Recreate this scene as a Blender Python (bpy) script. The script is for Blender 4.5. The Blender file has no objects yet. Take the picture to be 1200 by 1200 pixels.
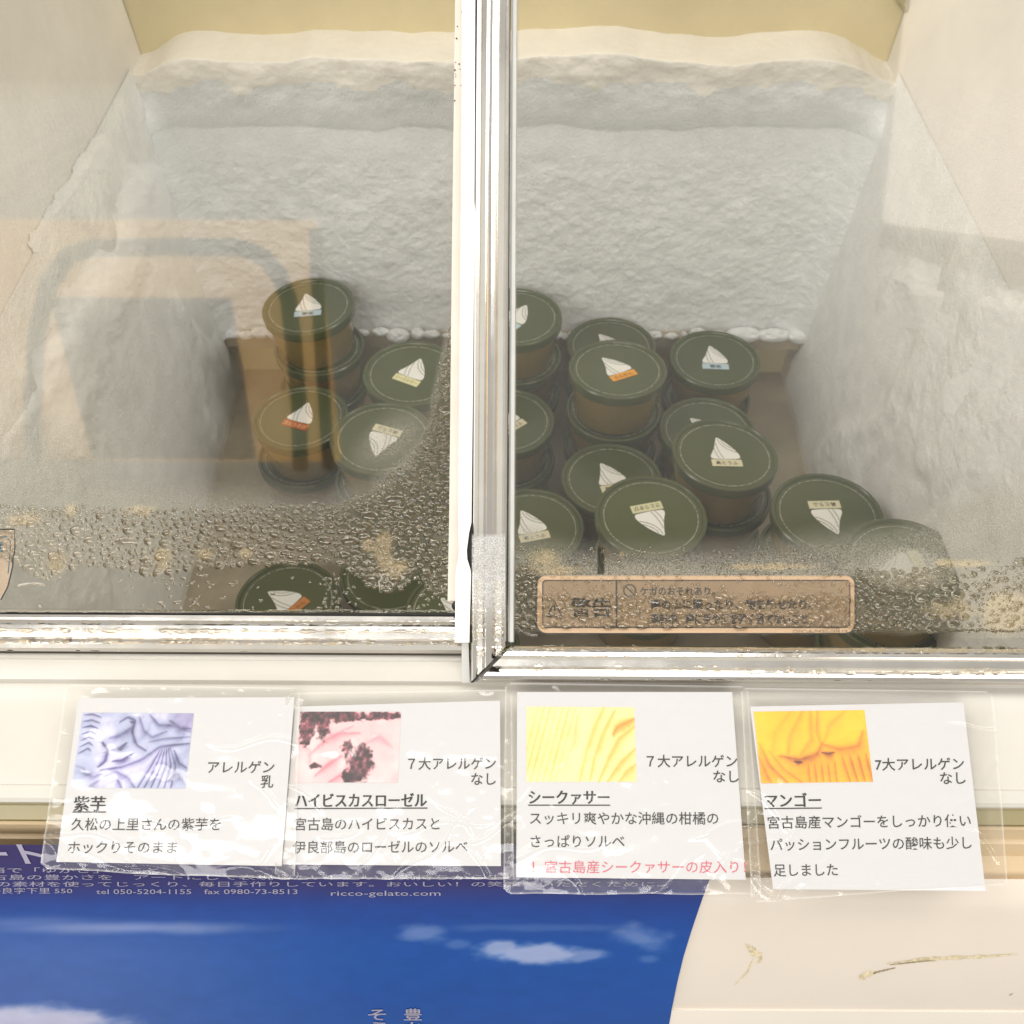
import bpy, bmesh, math, random
import numpy as np
from mathutils import Vector, Matrix
rad = math.radians
random.seed(7); RNG = np.random.default_rng(7)
scene = bpy.context.scene
COL = scene.collection

# ------------------------------------------------------------------ camera
H0 = 1.30                                    # height of the lens above the shop floor
PITCH, FPX, ROLL = 48.0, 1250.0, 0.0055
_F = np.array([0, math.cos(rad(PITCH)), -math.sin(rad(PITCH))])
_U = np.array([0, math.sin(rad(PITCH)), math.cos(rad(PITCH))])
_X = np.array([1.0, 0, 0])
CX = _X*math.cos(ROLL) + _U*math.sin(ROLL)
CU = _U*math.cos(ROLL) - _X*math.sin(ROLL)
CAM = np.array([0, 0, H0])
cd = bpy.data.cameras.new('camera'); cam = bpy.data.objects.new('camera', cd); COL.objects.link(cam)
M = Matrix(((CX[0], CU[0], -_F[0], 0), (CX[1], CU[1], -_F[1], 0), (CX[2], CU[2], -_F[2], H0), (0, 0, 0, 1)))
cam.matrix_world = M
cd.sensor_width = 36; cd.lens = FPX/1200*36; cd.clip_start = 0.01; cd.clip_end = 100
cd.dof.use_dof = True; cd.dof.focus_distance = 0.47; cd.dof.aperture_fstop = 26
scene.camera = cam

# ------------------------------------------------------------------ world, lamps, exposure
w = bpy.data.worlds.new('World'); scene.world = w; w.use_nodes = True
bg = w.node_tree.nodes['Background']
bg.inputs[0].default_value = (1.0, 0.96, 0.88, 1); bg.inputs[1].default_value = 0.46
def area(name, loc, target, sx, sy, power, color=(1, 0.96, 0.9)):
    l = bpy.data.lights.new(name, 'AREA'); l.shape = 'RECTANGLE'; l.size = sx; l.size_y = sy
    l.energy = power; l.color = color
    o = bpy.data.objects.new(name, l); COL.objects.link(o); o.location = loc
    o.rotation_euler = (Vector(target)-Vector(loc)).to_track_quat('-Z', 'Y').to_euler()
    return o
area('ceiling_or_fill_lamp', (0.0, 0.95, H0+1.45), (0, 0.5, H0-0.5), 1.7, 0.55, 6)
area('ceiling_or_fill_lamp', (-0.35, -1.35, H0+0.78), (0.05, 0.5, H0-0.45), 1.7, 0.55, 27, (1, 0.98, 0.95))  # fill lamp added behind the viewer to brighten the freezer's back wall
area('ceiling_or_fill_lamp', (-1.35, 0.45, H0+1.15), (0.1, 0.55, H0-0.5), 0.5, 1.1, 14, (1, 0.98, 0.95))  # fill lamp added at the left to light the right inner wall
area('ceiling_or_fill_lamp', (1.35, 0.45, H0+1.15), (-0.1, 0.55, H0-0.5), 0.5, 1.1, 14, (1, 0.98, 0.95))  # fill lamp added at the right to light the left inner wall
scene.view_settings.view_transform = 'Standard'; scene.view_settings.look = 'None'
scene.view_settings.gamma = 1; scene.view_settings.exposure = 0.08
scene.render.engine = 'CYCLES'
scene.cycles.use_denoising = True
scene.cycles.max_bounces = 14; scene.cycles.transparent_max_bounces = 16
scene.cycles.caustics_refractive = True; scene.cycles.caustics_reflective = False
scene.cycles.sample_clamp_indirect = 4

# ------------------------------------------------------------------ geometry helpers
def ray(px, py):
    px = np.asarray(px, float); py = np.asarray(py, float)
    return _F + ((px-600)/FPX)[..., None]*CX - ((py-600)/FPX)[..., None]*CU
def zpt(py, z):                               # (Y, Z) in the x = 0 plane at depth z
    d = _F - (py-600)/FPX*_U
    return np.array([z*d[1], H0+z*d[2]])
def at(px, py, plane):                        # where a line of sight meets a real plane
    p0, n = plane
    d = ray(px, py)
    t = ((p0-CAM)@n)/(d@n)
    return CAM + d*np.asarray(t)[..., None]
def hplane(z): return (np.array([0, 0, z]), np.array([0, 0, 1.0]))
def shift(plane, d): return (plane[0]+plane[1]*d, plane[1])

def link(name, me, mat, parent=None, smooth=False):
    o = bpy.data.objects.new(name, me); COL.objects.link(o)
    if mat is not None and not me.materials:
        for m in (mat if isinstance(mat, (list, tuple)) else [mat]): me.materials.append(m)
    if smooth:
        me.polygons.foreach_set('use_smooth', [True]*len(me.polygons))
    if parent is not None: o.parent = parent
    return o
def mesh(name, V, Fc, mat, parent=None, smooth=False, mi=None):
    V = np.asarray(V, float).reshape(-1, 3)
    if parent is not None: V = V - np.array(parent.location)
    me = bpy.data.meshes.new(name)
    me.from_pydata(V.tolist(), [], [list(map(int, f)) for f in Fc])
    o = link(name, me, mat, parent, smooth)
    if mi is not None: me.polygons.foreach_set('material_index', [int(i) for i in mi])
    me.update()
    return o
def tag(o, label=None, cat=None, group=None, kind=None):
    if label: o['label'] = label
    if cat: o['category'] = cat
    if group: o['group'] = group
    if kind: o['kind'] = kind
    return o
def empty(name, loc, label, cat, group=None):
    o = bpy.data.objects.new(name, None); COL.objects.link(o); o.location = loc; o.empty_display_size = 0.02
    return tag(o, label, cat, group)
def grid_faces(nu, nv, keep=None):
    i = np.arange(nu*nv).reshape(nv, nu)
    q = np.stack([i[:-1, :-1], i[:-1, 1:], i[1:, 1:], i[1:, :-1]], -1).reshape(-1, 4)
    if keep is not None: q = q[keep.reshape(-1)]
    return q
def compact(V, Q):
    u, inv = np.unique(Q, return_inverse=True)
    return V[u], inv.reshape(Q.shape), u
def bigmesh(name, V, Q, mat, parent=None, smooth=True, colors=None, attr='col'):
    V = np.asarray(V, float)
    if parent is not None: V = V - np.array(parent.location)
    me = bpy.data.meshes.new(name)
    me.vertices.add(len(V)); me.vertices.foreach_set('co', V.astype(np.float32).ravel())
    me.loops.add(Q.size); me.loops.foreach_set('vertex_index', Q.astype(np.int32).ravel())
    me.polygons.add(len(Q)); me.polygons.foreach_set('loop_start', np.arange(0, Q.size, 4, dtype=np.int32))
    me.polygons.foreach_set('loop_total', np.full(len(Q), 4, np.int32))
    me.update(calc_edges=True)
    if colors is not None:
        a = me.color_attributes.new(attr, 'FLOAT_COLOR', 'POINT')
        c = np.ones((len(V), 4), np.float32); c[:, :colors.shape[1]] = colors
        a.data.foreach_set('color', c.ravel())
    return link(name, me, mat, parent, smooth)
def box_vf(c0, c1):
    x0, y0, z0 = c0; x1, y1, z1 = c1
    V = [(x0, y0, z0), (x1, y0, z0), (x1, y1, z0), (x0, y1, z0), (x0, y0, z1), (x1, y0, z1), (x1, y1, z1), (x0, y1, z1)]
    Fc = [(0, 3, 2, 1), (4, 5, 6, 7), (0, 1, 5, 4), (1, 2, 6, 5), (2, 3, 7, 6), (3, 0, 4, 7)]
    return V, Fc
def sweep(prof, A, B, closed=True, mitreA=None, mitreB=None, axes=None):
    """extrude a profile (list of (a,b) in axes) from A to B; mitre shifts ends along the direction by k*a"""
    A = np.array(A, float); B = np.array(B, float); d = (B-A)/np.linalg.norm(B-A)
    e1, e2 = axes
    V = []; n = len(prof)
    for P, mt in ((A, mitreA), (B, mitreB)):
        for a, b in prof:
            V.append(P + e1*a + e2*b + (d*(mt*a) if mt else 0))
    Fc = []
    for i in range(n if closed else n-1):
        j = (i+1) % n
        Fc.append((i, j, n+j, n+i))
    if closed: Fc += [tuple(range(n))[::-1], tuple(range(n, 2*n))]
    return V, Fc
def merge(parts):
    V = []; Fc = []; mi = []
    for p in parts:
        b = len(V); V += [tuple(v) for v in p[0]]; Fc += [tuple(i+b for i in f) for f in p[1]]
        mi += [p[2] if len(p) > 2 else 0]*len(p[1])
    return V, Fc, mi
def tube_vf(path, r, seg=12):
    path = [np.array(p, float) for p in path]; V = []; Fc = []
    for i, p in enumerate(path):
        t = path[min(i+1, len(path)-1)]-path[max(i-1, 0)]; t /= np.linalg.norm(t)
        a = np.cross(t, [0.13, 0.2, 0.97]); a /= np.linalg.norm(a); b = np.cross(t, a)
        for k in range(seg):
            th = 2*math.pi*k/seg; V.append(p+r*(math.cos(th)*a+math.sin(th)*b))
    for i in range(len(path)-1):
        for k in range(seg):
            k2 = (k+1) % seg; Fc.append((i*seg+k, i*seg+k2, (i+1)*seg+k2, (i+1)*seg+k))
    Fc += [tuple(range(seg))[::-1], tuple((len(path)-1)*seg+k for k in range(seg))]
    return V, Fc
def auto_smooth(o, deg=32):
    me = o.data
    me.polygons.foreach_set('use_smooth', [True]*len(me.polygons))
    bm = bmesh.new(); bm.from_mesh(me); bmesh.ops.recalc_face_normals(bm, faces=bm.faces)
    for e in bm.edges:
        e.smooth = not (len(e.link_faces) == 2 and e.calc_face_angle(0) > rad(deg))
    bm.to_mesh(me); bm.free(); return o

# numpy noise
def vnoise(x, y, seed=0):
    r = np.random.default_rng(seed).random((256, 256))
    xi = np.floor(x).astype(int); yi = np.floor(y).astype(int); fx = x-xi; fy = y-yi
    fx = fx*fx*(3-2*fx); fy = fy*fy*(3-2*fy)
    g = lambda a, b: r[a & 255, b & 255]
    return (g(xi, yi)*(1-fx)+g(xi+1, yi)*fx)*(1-fy)+(g(xi, yi+1)*(1-fx)+g(xi+1, yi+1)*fx)*fy
def fbm(x, y, oct=4, seed=0, gain=0.5):
    s = 0; a = 1; t = 0
    for k in range(oct):
        s = s+a*vnoise(x*2**k+17.3*k, y*2**k-9.1*k, seed+k); t += a; a *= gain
    return s/t
def sstep(a, b, x):
    t = np.clip((x-a)/(b-a), 0, 1); return t*t*(3-2*t)
def srgb(*c):
    return tuple(((v/255+0.055)/1.055)**2.4 if v/255 > 0.04045 else v/255/12.92 for v in c)
def lin(a):
    a = np.asarray(a, float)/255
    return np.where(a > 0.04045, ((a+0.055)/1.055)**2.4, a/12.92)

# ------------------------------------------------------------------ materials
def new_mat(name):
    m = bpy.data.materials.new(name); m.use_nodes = True
    nt = m.node_tree; nt.nodes.clear()
    out = nt.nodes.new('ShaderNodeOutputMaterial')
    return m, nt, out
def N(nt, t, **kw):
    n = nt.nodes.new(t)
    for k, v in kw.items():
        if k in n.inputs: n.inputs[k].default_value = v
        else: setattr(n, k, v)
    return n
def pbr(name, color, rough=0.5, metal=0.0, bump=None, vary=None, spec=0.5, coat=0.0, attr=None):
    """bump=(scale,strength,dist), vary=(scale,amount): broken-up colour and relief in object space"""
    m, nt, out = new_mat(name)
    p = N(nt, 'ShaderNodeBsdfPrincipled'); L = nt.links
    p.inputs['Base Color'].default_value = (*color, 1); p.inputs['Roughness'].default_value = rough
    p.inputs['Metallic'].default_value = metal; p.inputs['Specular IOR Level'].default_value = spec
    p.inputs['Coat Weight'].default_value = coat; p.inputs['Coat Roughness'].default_value = 0.06
    L.new(p.outputs[0], out.inputs[0])
    tc = N(nt, 'ShaderNodeTexCoord')
    src = None
    if attr:
        a = N(nt, 'ShaderNodeVertexColor', layer_name=attr); src = a.outputs[0]
        L.new(src, p.inputs['Base Color'])
    if vary:
        n = N(nt, 'ShaderNodeTexNoise', Scale=vary[0], Detail=6.0, Roughness=0.65)
        L.new(tc.outputs['Object'], n.inputs['Vector'])
        mr = N(nt, 'ShaderNodeMapRange'); mr.inputs[1].default_value = 0.3; mr.inputs[2].default_value = 0.7
        mr.inputs[3].default_value = 1-vary[1]; mr.inputs[4].default_value = 1+vary[1]
        L.new(n.outputs[0], mr.inputs[0])
        mx = N(nt, 'ShaderNodeMix', data_type='RGBA', blend_type='MULTIPLY'); mx.inputs[0].default_value = 1
        if src is not None: L.new(src, mx.inputs[6])
        else: mx.inputs[6].default_value = (*color, 1)
        L.new(mr.outputs[0], mx.inputs[7]); L.new(mx.outputs[2], p.inputs['Base Color'])
        mr2 = N(nt, 'ShaderNodeMapRange'); mr2.inputs[1].default_value = 0.3; mr2.inputs[2].default_value = 0.7
        mr2.inputs[3].default_value = max(0.02, rough*0.75); mr2.inputs[4].default_value = min(1, rough*1.25)
        L.new(n.outputs[0], mr2.inputs[0]); L.new(mr2.outputs[0], p.inputs['Roughness'])
    if bump:
        n = N(nt, 'ShaderNodeTexNoise', Scale=bump[0], Detail=5.0, Roughness=0.6)
        L.new(tc.outputs['Object'], n.inputs['Vector'])
        b = N(nt, 'ShaderNodeBump', Strength=bump[1], Distance=bump[2])
        L.new(n.outputs[0], b.inputs['Height']); L.new(b.outputs[0], p.inputs['Normal'])
    return m

M_cream = pbr('cream_plastic', srgb(204, 200, 192), 0.35, vary=(9, 0.05), bump=(90, 0.05, 0.001))
M_creamlow = pbr('cream_painted_steel', srgb(214, 204, 192), 0.42, vary=(7, 0.04), bump=(60, 0.04, 0.001))
M_whiteband = pbr('white_painted_band', srgb(226, 218, 206), 0.4, vary=(8, 0.03))
M_khaki = pbr('khaki_liner', srgb(216, 202, 162), 0.5, vary=(6, 0.10), bump=(30, 0.1, 0.002))
M_groove = pbr('khaki_groove', srgb(176, 166, 128), 0.35, vary=(20, 0.07))
M_groovetan = pbr('tan_groove_lip', srgb(205, 184, 150), 0.4, vary=(20, 0.06))
M_linerside = pbr('liner_side', srgb(233, 229, 221), 0.5, vary=(9, 0.10), bump=(160, 0.2, 0.002))
M_linerfloor = pbr('liner_floor', srgb(168, 156, 132), 0.5, vary=(14, 0.2), bump=(80, 0.3, 0.003))
M_frost = pbr('frost', (0.84, 0.85, 0.84), 0.8, vary=(70, 0.06), bump=(420, 0.45, 0.003))
M_frostcream = pbr('frost_lip', (0.90, 0.86, 0.78), 0.8, vary=(20, 0.05), bump=(160, 0.35, 0.003))
M_ice = pbr('ice_sheet', (0.86, 0.86, 0.83), 0.6, vary=(45, 0.07), bump=(330, 0.35, 0.003))
M_dark = pbr('dark_gap', (0.012, 0.011, 0.010), 0.6)
M_gasket = pbr('grey_gasket', srgb(196, 196, 192), 0.4, vary=(60, 0.06))
M_white = pbr('white_plastic', srgb(242, 240, 236), 0.35, vary=(25, 0.03))
M_oldwhite = pbr('yellowed_white_plastic', srgb(236, 226, 214), 0.45, vary=(60, 0.05))
M_chrome = pbr('chrome', (0.90, 0.87, 0.83), 0.15, metal=1.0, vary=(40, 0.04))
M_rivet = pbr('dark_bolt', (0.05, 0.055, 0.06), 0.3, metal=0.6)
M_paper = pbr('white_paper', srgb(213, 213, 217), 0.6)
M_ink = pbr('black_ink', (0.012, 0.011, 0.013), 0.5)
M_pink_ink = pbr('pink_ink', srgb(214, 92, 116), 0.5)
M_print = pbr('printed_picture', (1, 1, 1), 0.45, attr='col')
M_poster = pbr('glossy_poster', (1, 1, 1), 0.22, attr='col', spec=0.35)
M_posterink = pbr('pale_print', srgb(152, 148, 168), 0.4)
M_lid = pbr('olive_cup_lid', (0.064, 0.078, 0.024), 0.21, vary=(25, 0.08))
M_cup = pbr('brown_cup', (0.23, 0.160, 0.038), 0.08, vary=(40, 0.15))
M_ring = pbr('pale_ring_print', (0.36, 0.37, 0.29), 0.5)
M_logo = pbr('white_logo', (0.86, 0.85, 0.81), 0.5)
M_logoline = pbr('grey_logo_line', (0.16, 0.16, 0.13), 0.5)
M_scratch = pbr('scraped_paint', srgb(206, 192, 160), 0.7, vary=(420, 0.4))
M_scratchdark = pbr('scraped_paint_edge', srgb(150, 136, 108), 0.7, vary=(300, 0.3))
M_steelgrey = pbr('blue_grey_board', srgb(70, 80, 88), 0.6)
M_tubeblack = pbr('black_tube', (0.004, 0.008, 0.008), 0.8)

def facing(nt, f0, f1=0.6, normal=None):
    """mirror share that is the same from both sides of a thin sheet"""
    lw = N(nt, 'ShaderNodeLayerWeight', Blend=0.5)
    if normal is not None: nt.links.new(normal, lw.inputs['Normal'])
    pw = N(nt, 'ShaderNodeMath', operation='POWER'); pw.inputs[1].default_value = 4.0; nt.links.new(lw.outputs['Facing'], pw.inputs[0])
    mr = N(nt, 'ShaderNodeMapRange'); mr.inputs[3].default_value = f0; mr.inputs[4].default_value = f1; nt.links.new(pw.outputs[0], mr.inputs[0])
    return mr.outputs[0]
def glass_mat():
    m, nt, out = new_mat('lid_glass'); L = nt.links
    t = N(nt, 'ShaderNodeBsdfTransparent'); t.inputs[0].default_value = (0.99, 0.988, 0.975, 1)
    g = N(nt, 'ShaderNodeBsdfGlossy', Roughness=0.03)
    mx = N(nt, 'ShaderNodeMixShader')
    L.new(facing(nt, 0.08), mx.inputs[0]); L.new(t.outputs[0], mx.inputs[1]); L.new(g.outputs[0], mx.inputs[2])
    L.new(mx.outputs[0], out.inputs[0]); return m
M_glass = glass_mat()
def pane_edge_mat():
    return pbr('glass_edge', srgb(120, 112, 74), 0.2)
M_edge = pane_edge_mat()
def mist_mat(pale=(0.46, 0.44, 0.38, 1)):
    m, nt, out = new_mat('mist'); L = nt.links
    a = N(nt, 'ShaderNodeVertexColor', layer_name='col')
    sep = N(nt, 'ShaderNodeSeparateColor'); L.new(a.outputs[0], sep.inputs[0])
    tc = N(nt, 'ShaderNodeTexCoord')
    n = N(nt, 'ShaderNodeTexNoise', Scale=1500.0, Detail=2.0, Roughness=0.7); L.new(tc.outputs['Object'], n.inputs['Vector'])
    mr = N(nt, 'ShaderNodeMapRange'); mr.inputs[1].default_value = 0.35; mr.inputs[2].default_value = 0.68
    mr.inputs[3].default_value = 0.45; mr.inputs[4].default_value = 1.45; L.new(n.outputs[0], mr.inputs[0])
    mu = N(nt, 'ShaderNodeMath', operation='MULTIPLY', use_clamp=True)
    L.new(sep.outputs[0], mu.inputs[0]); L.new(mr.outputs[0], mu.inputs[1])
    cr = N(nt, 'ShaderNodeMix', data_type='RGBA'); cr.inputs[6].default_value = pale; cr.inputs[7].default_value = (0.74, 0.62, 0.42, 1)  # second colour stands for tan light reflected in the fine drops
    L.new(sep.outputs[1], cr.inputs[0])
    d = N(nt, 'ShaderNodeBsdfDiffuse'); L.new(cr.outputs[2], d.inputs[0])
    tr = N(nt, 'ShaderNodeBsdfTranslucent'); L.new(cr.outputs[2], tr.inputs[0])
    ad = N(nt, 'ShaderNodeMixShader'); ad.inputs[0].default_value = 0.35; L.new(d.outputs[0], ad.inputs[1]); L.new(tr.outputs[0], ad.inputs[2])
    t = N(nt, 'ShaderNodeBsdfTransparent')
    mx = N(nt, 'ShaderNodeMixShader'); L.new(mu.outputs[0], mx.inputs[0]); L.new(t.outputs[0], mx.inputs[1]); L.new(ad.outputs[0], mx.inputs[2])
    L.new(mx.outputs[0], out.inputs[0]); return m
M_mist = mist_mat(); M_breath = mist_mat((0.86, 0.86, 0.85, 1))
def water_mat():
    m, nt, out = new_mat('water'); L = nt.links
    r = N(nt, 'ShaderNodeBsdfRefraction', Roughness=0.02, IOR=1.36); r.inputs[0].default_value = (1.0, 0.97, 0.90, 1)
    g = N(nt, 'ShaderNodeBsdfGlossy', Roughness=0.05)
    mx = N(nt, 'ShaderNodeMixShader'); L.new(facing(nt, 0.05, 0.6), mx.inputs[0]); L.new(r.outputs[0], mx.inputs[1]); L.new(g.outputs[0], mx.inputs[2])
    L.new(mx.outputs[0], out.inputs[0]); return m
M_water = water_mat()
def pouch_mat():
    m, nt, out = new_mat('laminate_film'); L = nt.links
    tc = N(nt, 'ShaderNodeTexCoord')
    n1 = N(nt, 'ShaderNodeTexNoise', Scale=13.0, Detail=3.0, Roughness=0.5, Distortion=1.5); L.new(tc.outputs['Object'], n1.inputs['Vector'])
    v = N(nt, 'ShaderNodeTexVoronoi', Scale=26.0, feature='DISTANCE_TO_EDGE'); 
    mxv = N(nt, 'ShaderNodeMix', data_type='RGBA', blend_type='ADD'); mxv.inputs[0].default_value = 0.12
    L.new(tc.outputs['Object'], mxv.inputs[6]); L.new(n1.outputs['Color'], mxv.inputs[7]); L.new(mxv.outputs[2], v.inputs['Vector'])
    mr = N(nt, 'ShaderNodeMapRange'); mr.inputs[1].default_value = 0.0; mr.inputs[2].default_value = 0.10; L.new(v.outputs['Distance'], mr.inputs[0])
    b1 = N(nt, 'ShaderNodeBump', Strength=0.045, Distance=0.006); L.new(n1.outputs[0], b1.inputs['Height'])
    b2 = N(nt, 'ShaderNodeBump', Strength=0.035, Distance=0.0012); L.new(mr.outputs[0], b2.inputs['Height']); L.new(b1.outputs[0], b2.inputs['Normal'])
    g = N(nt, 'ShaderNodeBsdfGlossy', Roughness=0.11); L.new(b2.outputs[0], g.inputs['Normal'])
    d = N(nt, 'ShaderNodeBsdfDiffuse'); d.inputs[0].default_value = (0.85, 0.84, 0.8, 1)
    t = N(nt, 'ShaderNodeBsdfTransparent'); t.inputs[0].default_value = (0.97, 0.965, 0.95, 1)
    va = N(nt, 'ShaderNodeVertexColor', layer_name='col'); sp_ = N(nt, 'ShaderNodeSeparateColor'); L.new(va.outputs[0], sp_.inputs[0])
    mt = N(nt, 'ShaderNodeMixShader'); L.new(sp_.outputs[0], mt.inputs[0]); L.new(t.outputs[0], mt.inputs[1]); L.new(d.outputs[0], mt.inputs[2])
    mx = N(nt, 'ShaderNodeMixShader'); L.new(facing(nt, 0.042, 0.4), mx.inputs[0]); L.new(mt.outputs[0], mx.inputs[1]); L.new(g.outputs[0], mx.inputs[2])
    L.new(mx.outputs[0], out.inputs[0]); return m
M_pouch = pouch_mat()
def emit_mat(name, color, s):
    m, nt, out = new_mat(name); e = N(nt, 'ShaderNodeEmission'); e.inputs[0].default_value = (*color, 1); e.inputs[1].default_value = s
    nt.links.new(e.outputs[0], out.inputs[0]); return m
def sticker_mat(alpha=0.38):
    m, nt, out = new_mat('clear_sticker'); L = nt.links
    d = N(nt, 'ShaderNodeBsdfPrincipled', Roughness=0.3); d.inputs['Base Color'].default_value = (*srgb(218, 184, 148), 1)
    t = N(nt, 'ShaderNodeBsdfTransparent')
    mx = N(nt, 'ShaderNodeMixShader'); mx.inputs[0].default_value = alpha
    L.new(t.outputs[0], mx.inputs[1]); L.new(d.outputs[0], mx.inputs[2]); L.new(mx.outputs[0], out.inputs[0]); return m
M_sticker = sticker_mat(); M_stickeredge = sticker_mat(0.85)

# ------------------------------------------------------------------ lettering
_tc = {}
def text_geo(s, bold=0.0):
    k = (s, bold)
    if k not in _tc:
        c = bpy.data.curves.new('t', 'FONT'); c.body = s; c.size = 1; c.offset = bold; c.resolution_u = 2
        o = bpy.data.objects.new('t', c); COL.objects.link(o); bpy.context.view_layer.update()
        me = bpy.data.meshes.new_from_object(o.evaluated_get(bpy.context.evaluated_depsgraph_get()))
        V = np.array([v.co[:2] for v in me.vertices]).reshape(-1, 2); Fc = [tuple(p.vertices) for p in me.polygons]
        bpy.data.objects.remove(o); bpy.data.curves.remove(c); bpy.data.meshes.remove(me)
        _tc[k] = (V, Fc)
    return _tc[k]
def text_px(s, x, y, wd, ht, slope=0.0, lean=0.0, bold=0.0):
    """lettering laid out in drawing units: left x, baseline y (downwards), width wd, em height ht"""
    V, Fc = text_geo(s, bold)
    x0, x1 = V[:, 0].min(), V[:, 0].max()
    u = (V[:, 0]-x0)/(x1-x0)*wd; v = V[:, 1]*ht
    return np.stack([x+u+lean*v, y-v+slope*u], 1), Fc
def place2d(items, fn):
    """items: [(pts2d, faces, mat index)] -> mesh data through fn(px,py)"""
    V = []; Fc = []; mi = []; b = 0
    for P, f, k in items:
        P = np.asarray(P, float); W = fn(P[:, 0], P[:, 1]); V.append(W)
        Fc += [tuple(i+b for i in q) for q in f]; mi += [k]*len(f); b += len(P)
    return np.concatenate(V), Fc, mi
def rect2d(x0, y0, x1, y1): return [(x0, y0), (x1, y0), (x1, y1), (x0, y1)], [(0, 1, 2, 3)]
def stroke2d(pts, wd):
    pts = np.asarray(pts, float); t = np.gradient(pts, axis=0); t /= np.linalg.norm(t, axis=1)[:, None]+1e-9
    nrm = np.stack([-t[:, 1], t[:, 0]], 1); n = len(pts)
    V = np.concatenate([pts+nrm*wd/2, pts-nrm*wd/2]); return V, [(i, i+1, n+i+1, n+i) for i in range(n-1)]
def rrect(x0, y0, x1, y1, r, n=7):
    P = []
    for cx, cy, a0 in ((x1-r, y0+r, -90), (x1-r, y1-r, 0), (x0+r, y1-r, 90), (x0+r, y0+r, 180)):
        for k in range(n+1):
            a = rad(a0+90*k/n); P.append((cx+r*math.cos(a), cy+r*math.sin(a)))
    return P
def frame2d(P, wd):
    P = np.asarray(P); c = P.mean(0); n = len(P)
    t = np.roll(P, -1, 0)-np.roll(P, 1, 0); t /= np.linalg.norm(t, axis=1)[:, None]
    nrm = np.stack([t[:, 1], -t[:, 0]], 1)
    V = np.concatenate([P+nrm*wd/2, P-nrm*wd/2]); return V, [(i, (i+1) % n, n+(i+1) % n, n+i) for i in range(n)]

# ------------------------------------------------------------------ key planes of the freezer
TILT = rad(38.6)                                  # slope of the sliding lids
LN = np.array([0, -math.sin(TILT), math.cos(TILT)]); LV = np.array([0, math.cos(TILT), math.sin(TILT)]); LX = np.array([1.0, 0, 0])
_p = zpt(752, 0.456); P_right = (np.array([0, _p[0], _p[1]]), LN)
_p = zpt(722, 0.472); P_left = (np.array([0, _p[0], _p[1]]), LN)
FLOORZ = H0-0.735
BACKY = 0.842
def halfw(z): return 0.288+np.clip((np.asarray(z)-(H0-0.66)), -0.1, 0.42)*0.085
W_OUT = 0.40
def lidz(y, plane): return plane[0][2]+(y-plane[0][1])*math.tan(TILT)
def lid_uv(P, plane):
    d = P-plane[0]; return d@LX, d@LV
TOPY = 0.82

# ================================================================== FREEZER BODY
fz = empty('ice_cream_freezer', (0, 0.55, 0), 'cream chest freezer with sloping glass top, frosted inner walls and khaki groove in front', 'freezer')
# front profile (Y,Z) pairs through measured depths
rimP = [zpt(762, 0.474), zpt(772, 0.4625), zpt(776, 0.4595), zpt(784, 0.457), zpt(799, 0.4545), zpt(803, 0.4565), zpt(810, 0.4545), zpt(830, 0.4515), zpt(922, 0.4435), zpt(923.5, 0.4427), zpt(938, 0.4415), zpt(943, 0.442), zpt(944.5, 0.446)]
NX = 0.62
def xsheet(prof, x0=-NX, x1=NX):
    n = len(prof); V = [(x0, p[0], p[1]) for p in prof]+[(x1, p[0], p[1]) for p in prof]
    return V, [(i, i+1, n+i+1, n+i) for i in range(n-1)]
def wavy_sheet(prof, sub=4): return prof
auto_smooth(mesh('front_rim', *xsheet(rimP), M_cream, fz), 25)
gr1 = [zpt(944.5, 0.446), zpt(947, 0.452), zpt(965, 0.452)]
gr2 = [zpt(965, 0.452), zpt(965.5, 0.4505), zpt(969.5, 0.4495), zpt(970, 0.4510), zpt(980, 0.4545), zpt(986, 0.4535), zpt(1000, 0.4575), zpt(1024, 0.4545), zpt(1027, 0.4500)]
auto_smooth(mesh('groove_panel', *xsheet(gr1), M_groove, fz), 25)
auto_smooth(mesh('groove_lip', *xsheet(gr2), M_groovetan, fz), 25)
# bulging front panel: normal elevation falls from 42 to 12 degrees
bodyP = [zpt(1027, 0.4500)]
ss = [0]; s = 0
ds = 0.004
while s < 0.75:
    e = 34-20*min(1, s/0.11) if s < 0.16 else max(-2, 14-16*(s-0.16)/0.2)
    if s < 0.010: e = 78-44*s/0.010
    p = bodyP[-1]; bodyP.append(np.array([p[0]-math.sin(rad(e))*ds if e > 0 else p[0]+0.0, p[1]-math.cos(rad(e))*ds])); s += ds; ss.append(s)
bodyP = np.array(bodyP); ss = np.array(ss)
bodyP = bodyP[bodyP[:, 1] > 0.05]; ss = ss[:len(bodyP)]
auto_smooth(mesh('front_panel', *xsheet(list(bodyP)), M_creamlow, fz), 40)
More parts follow.
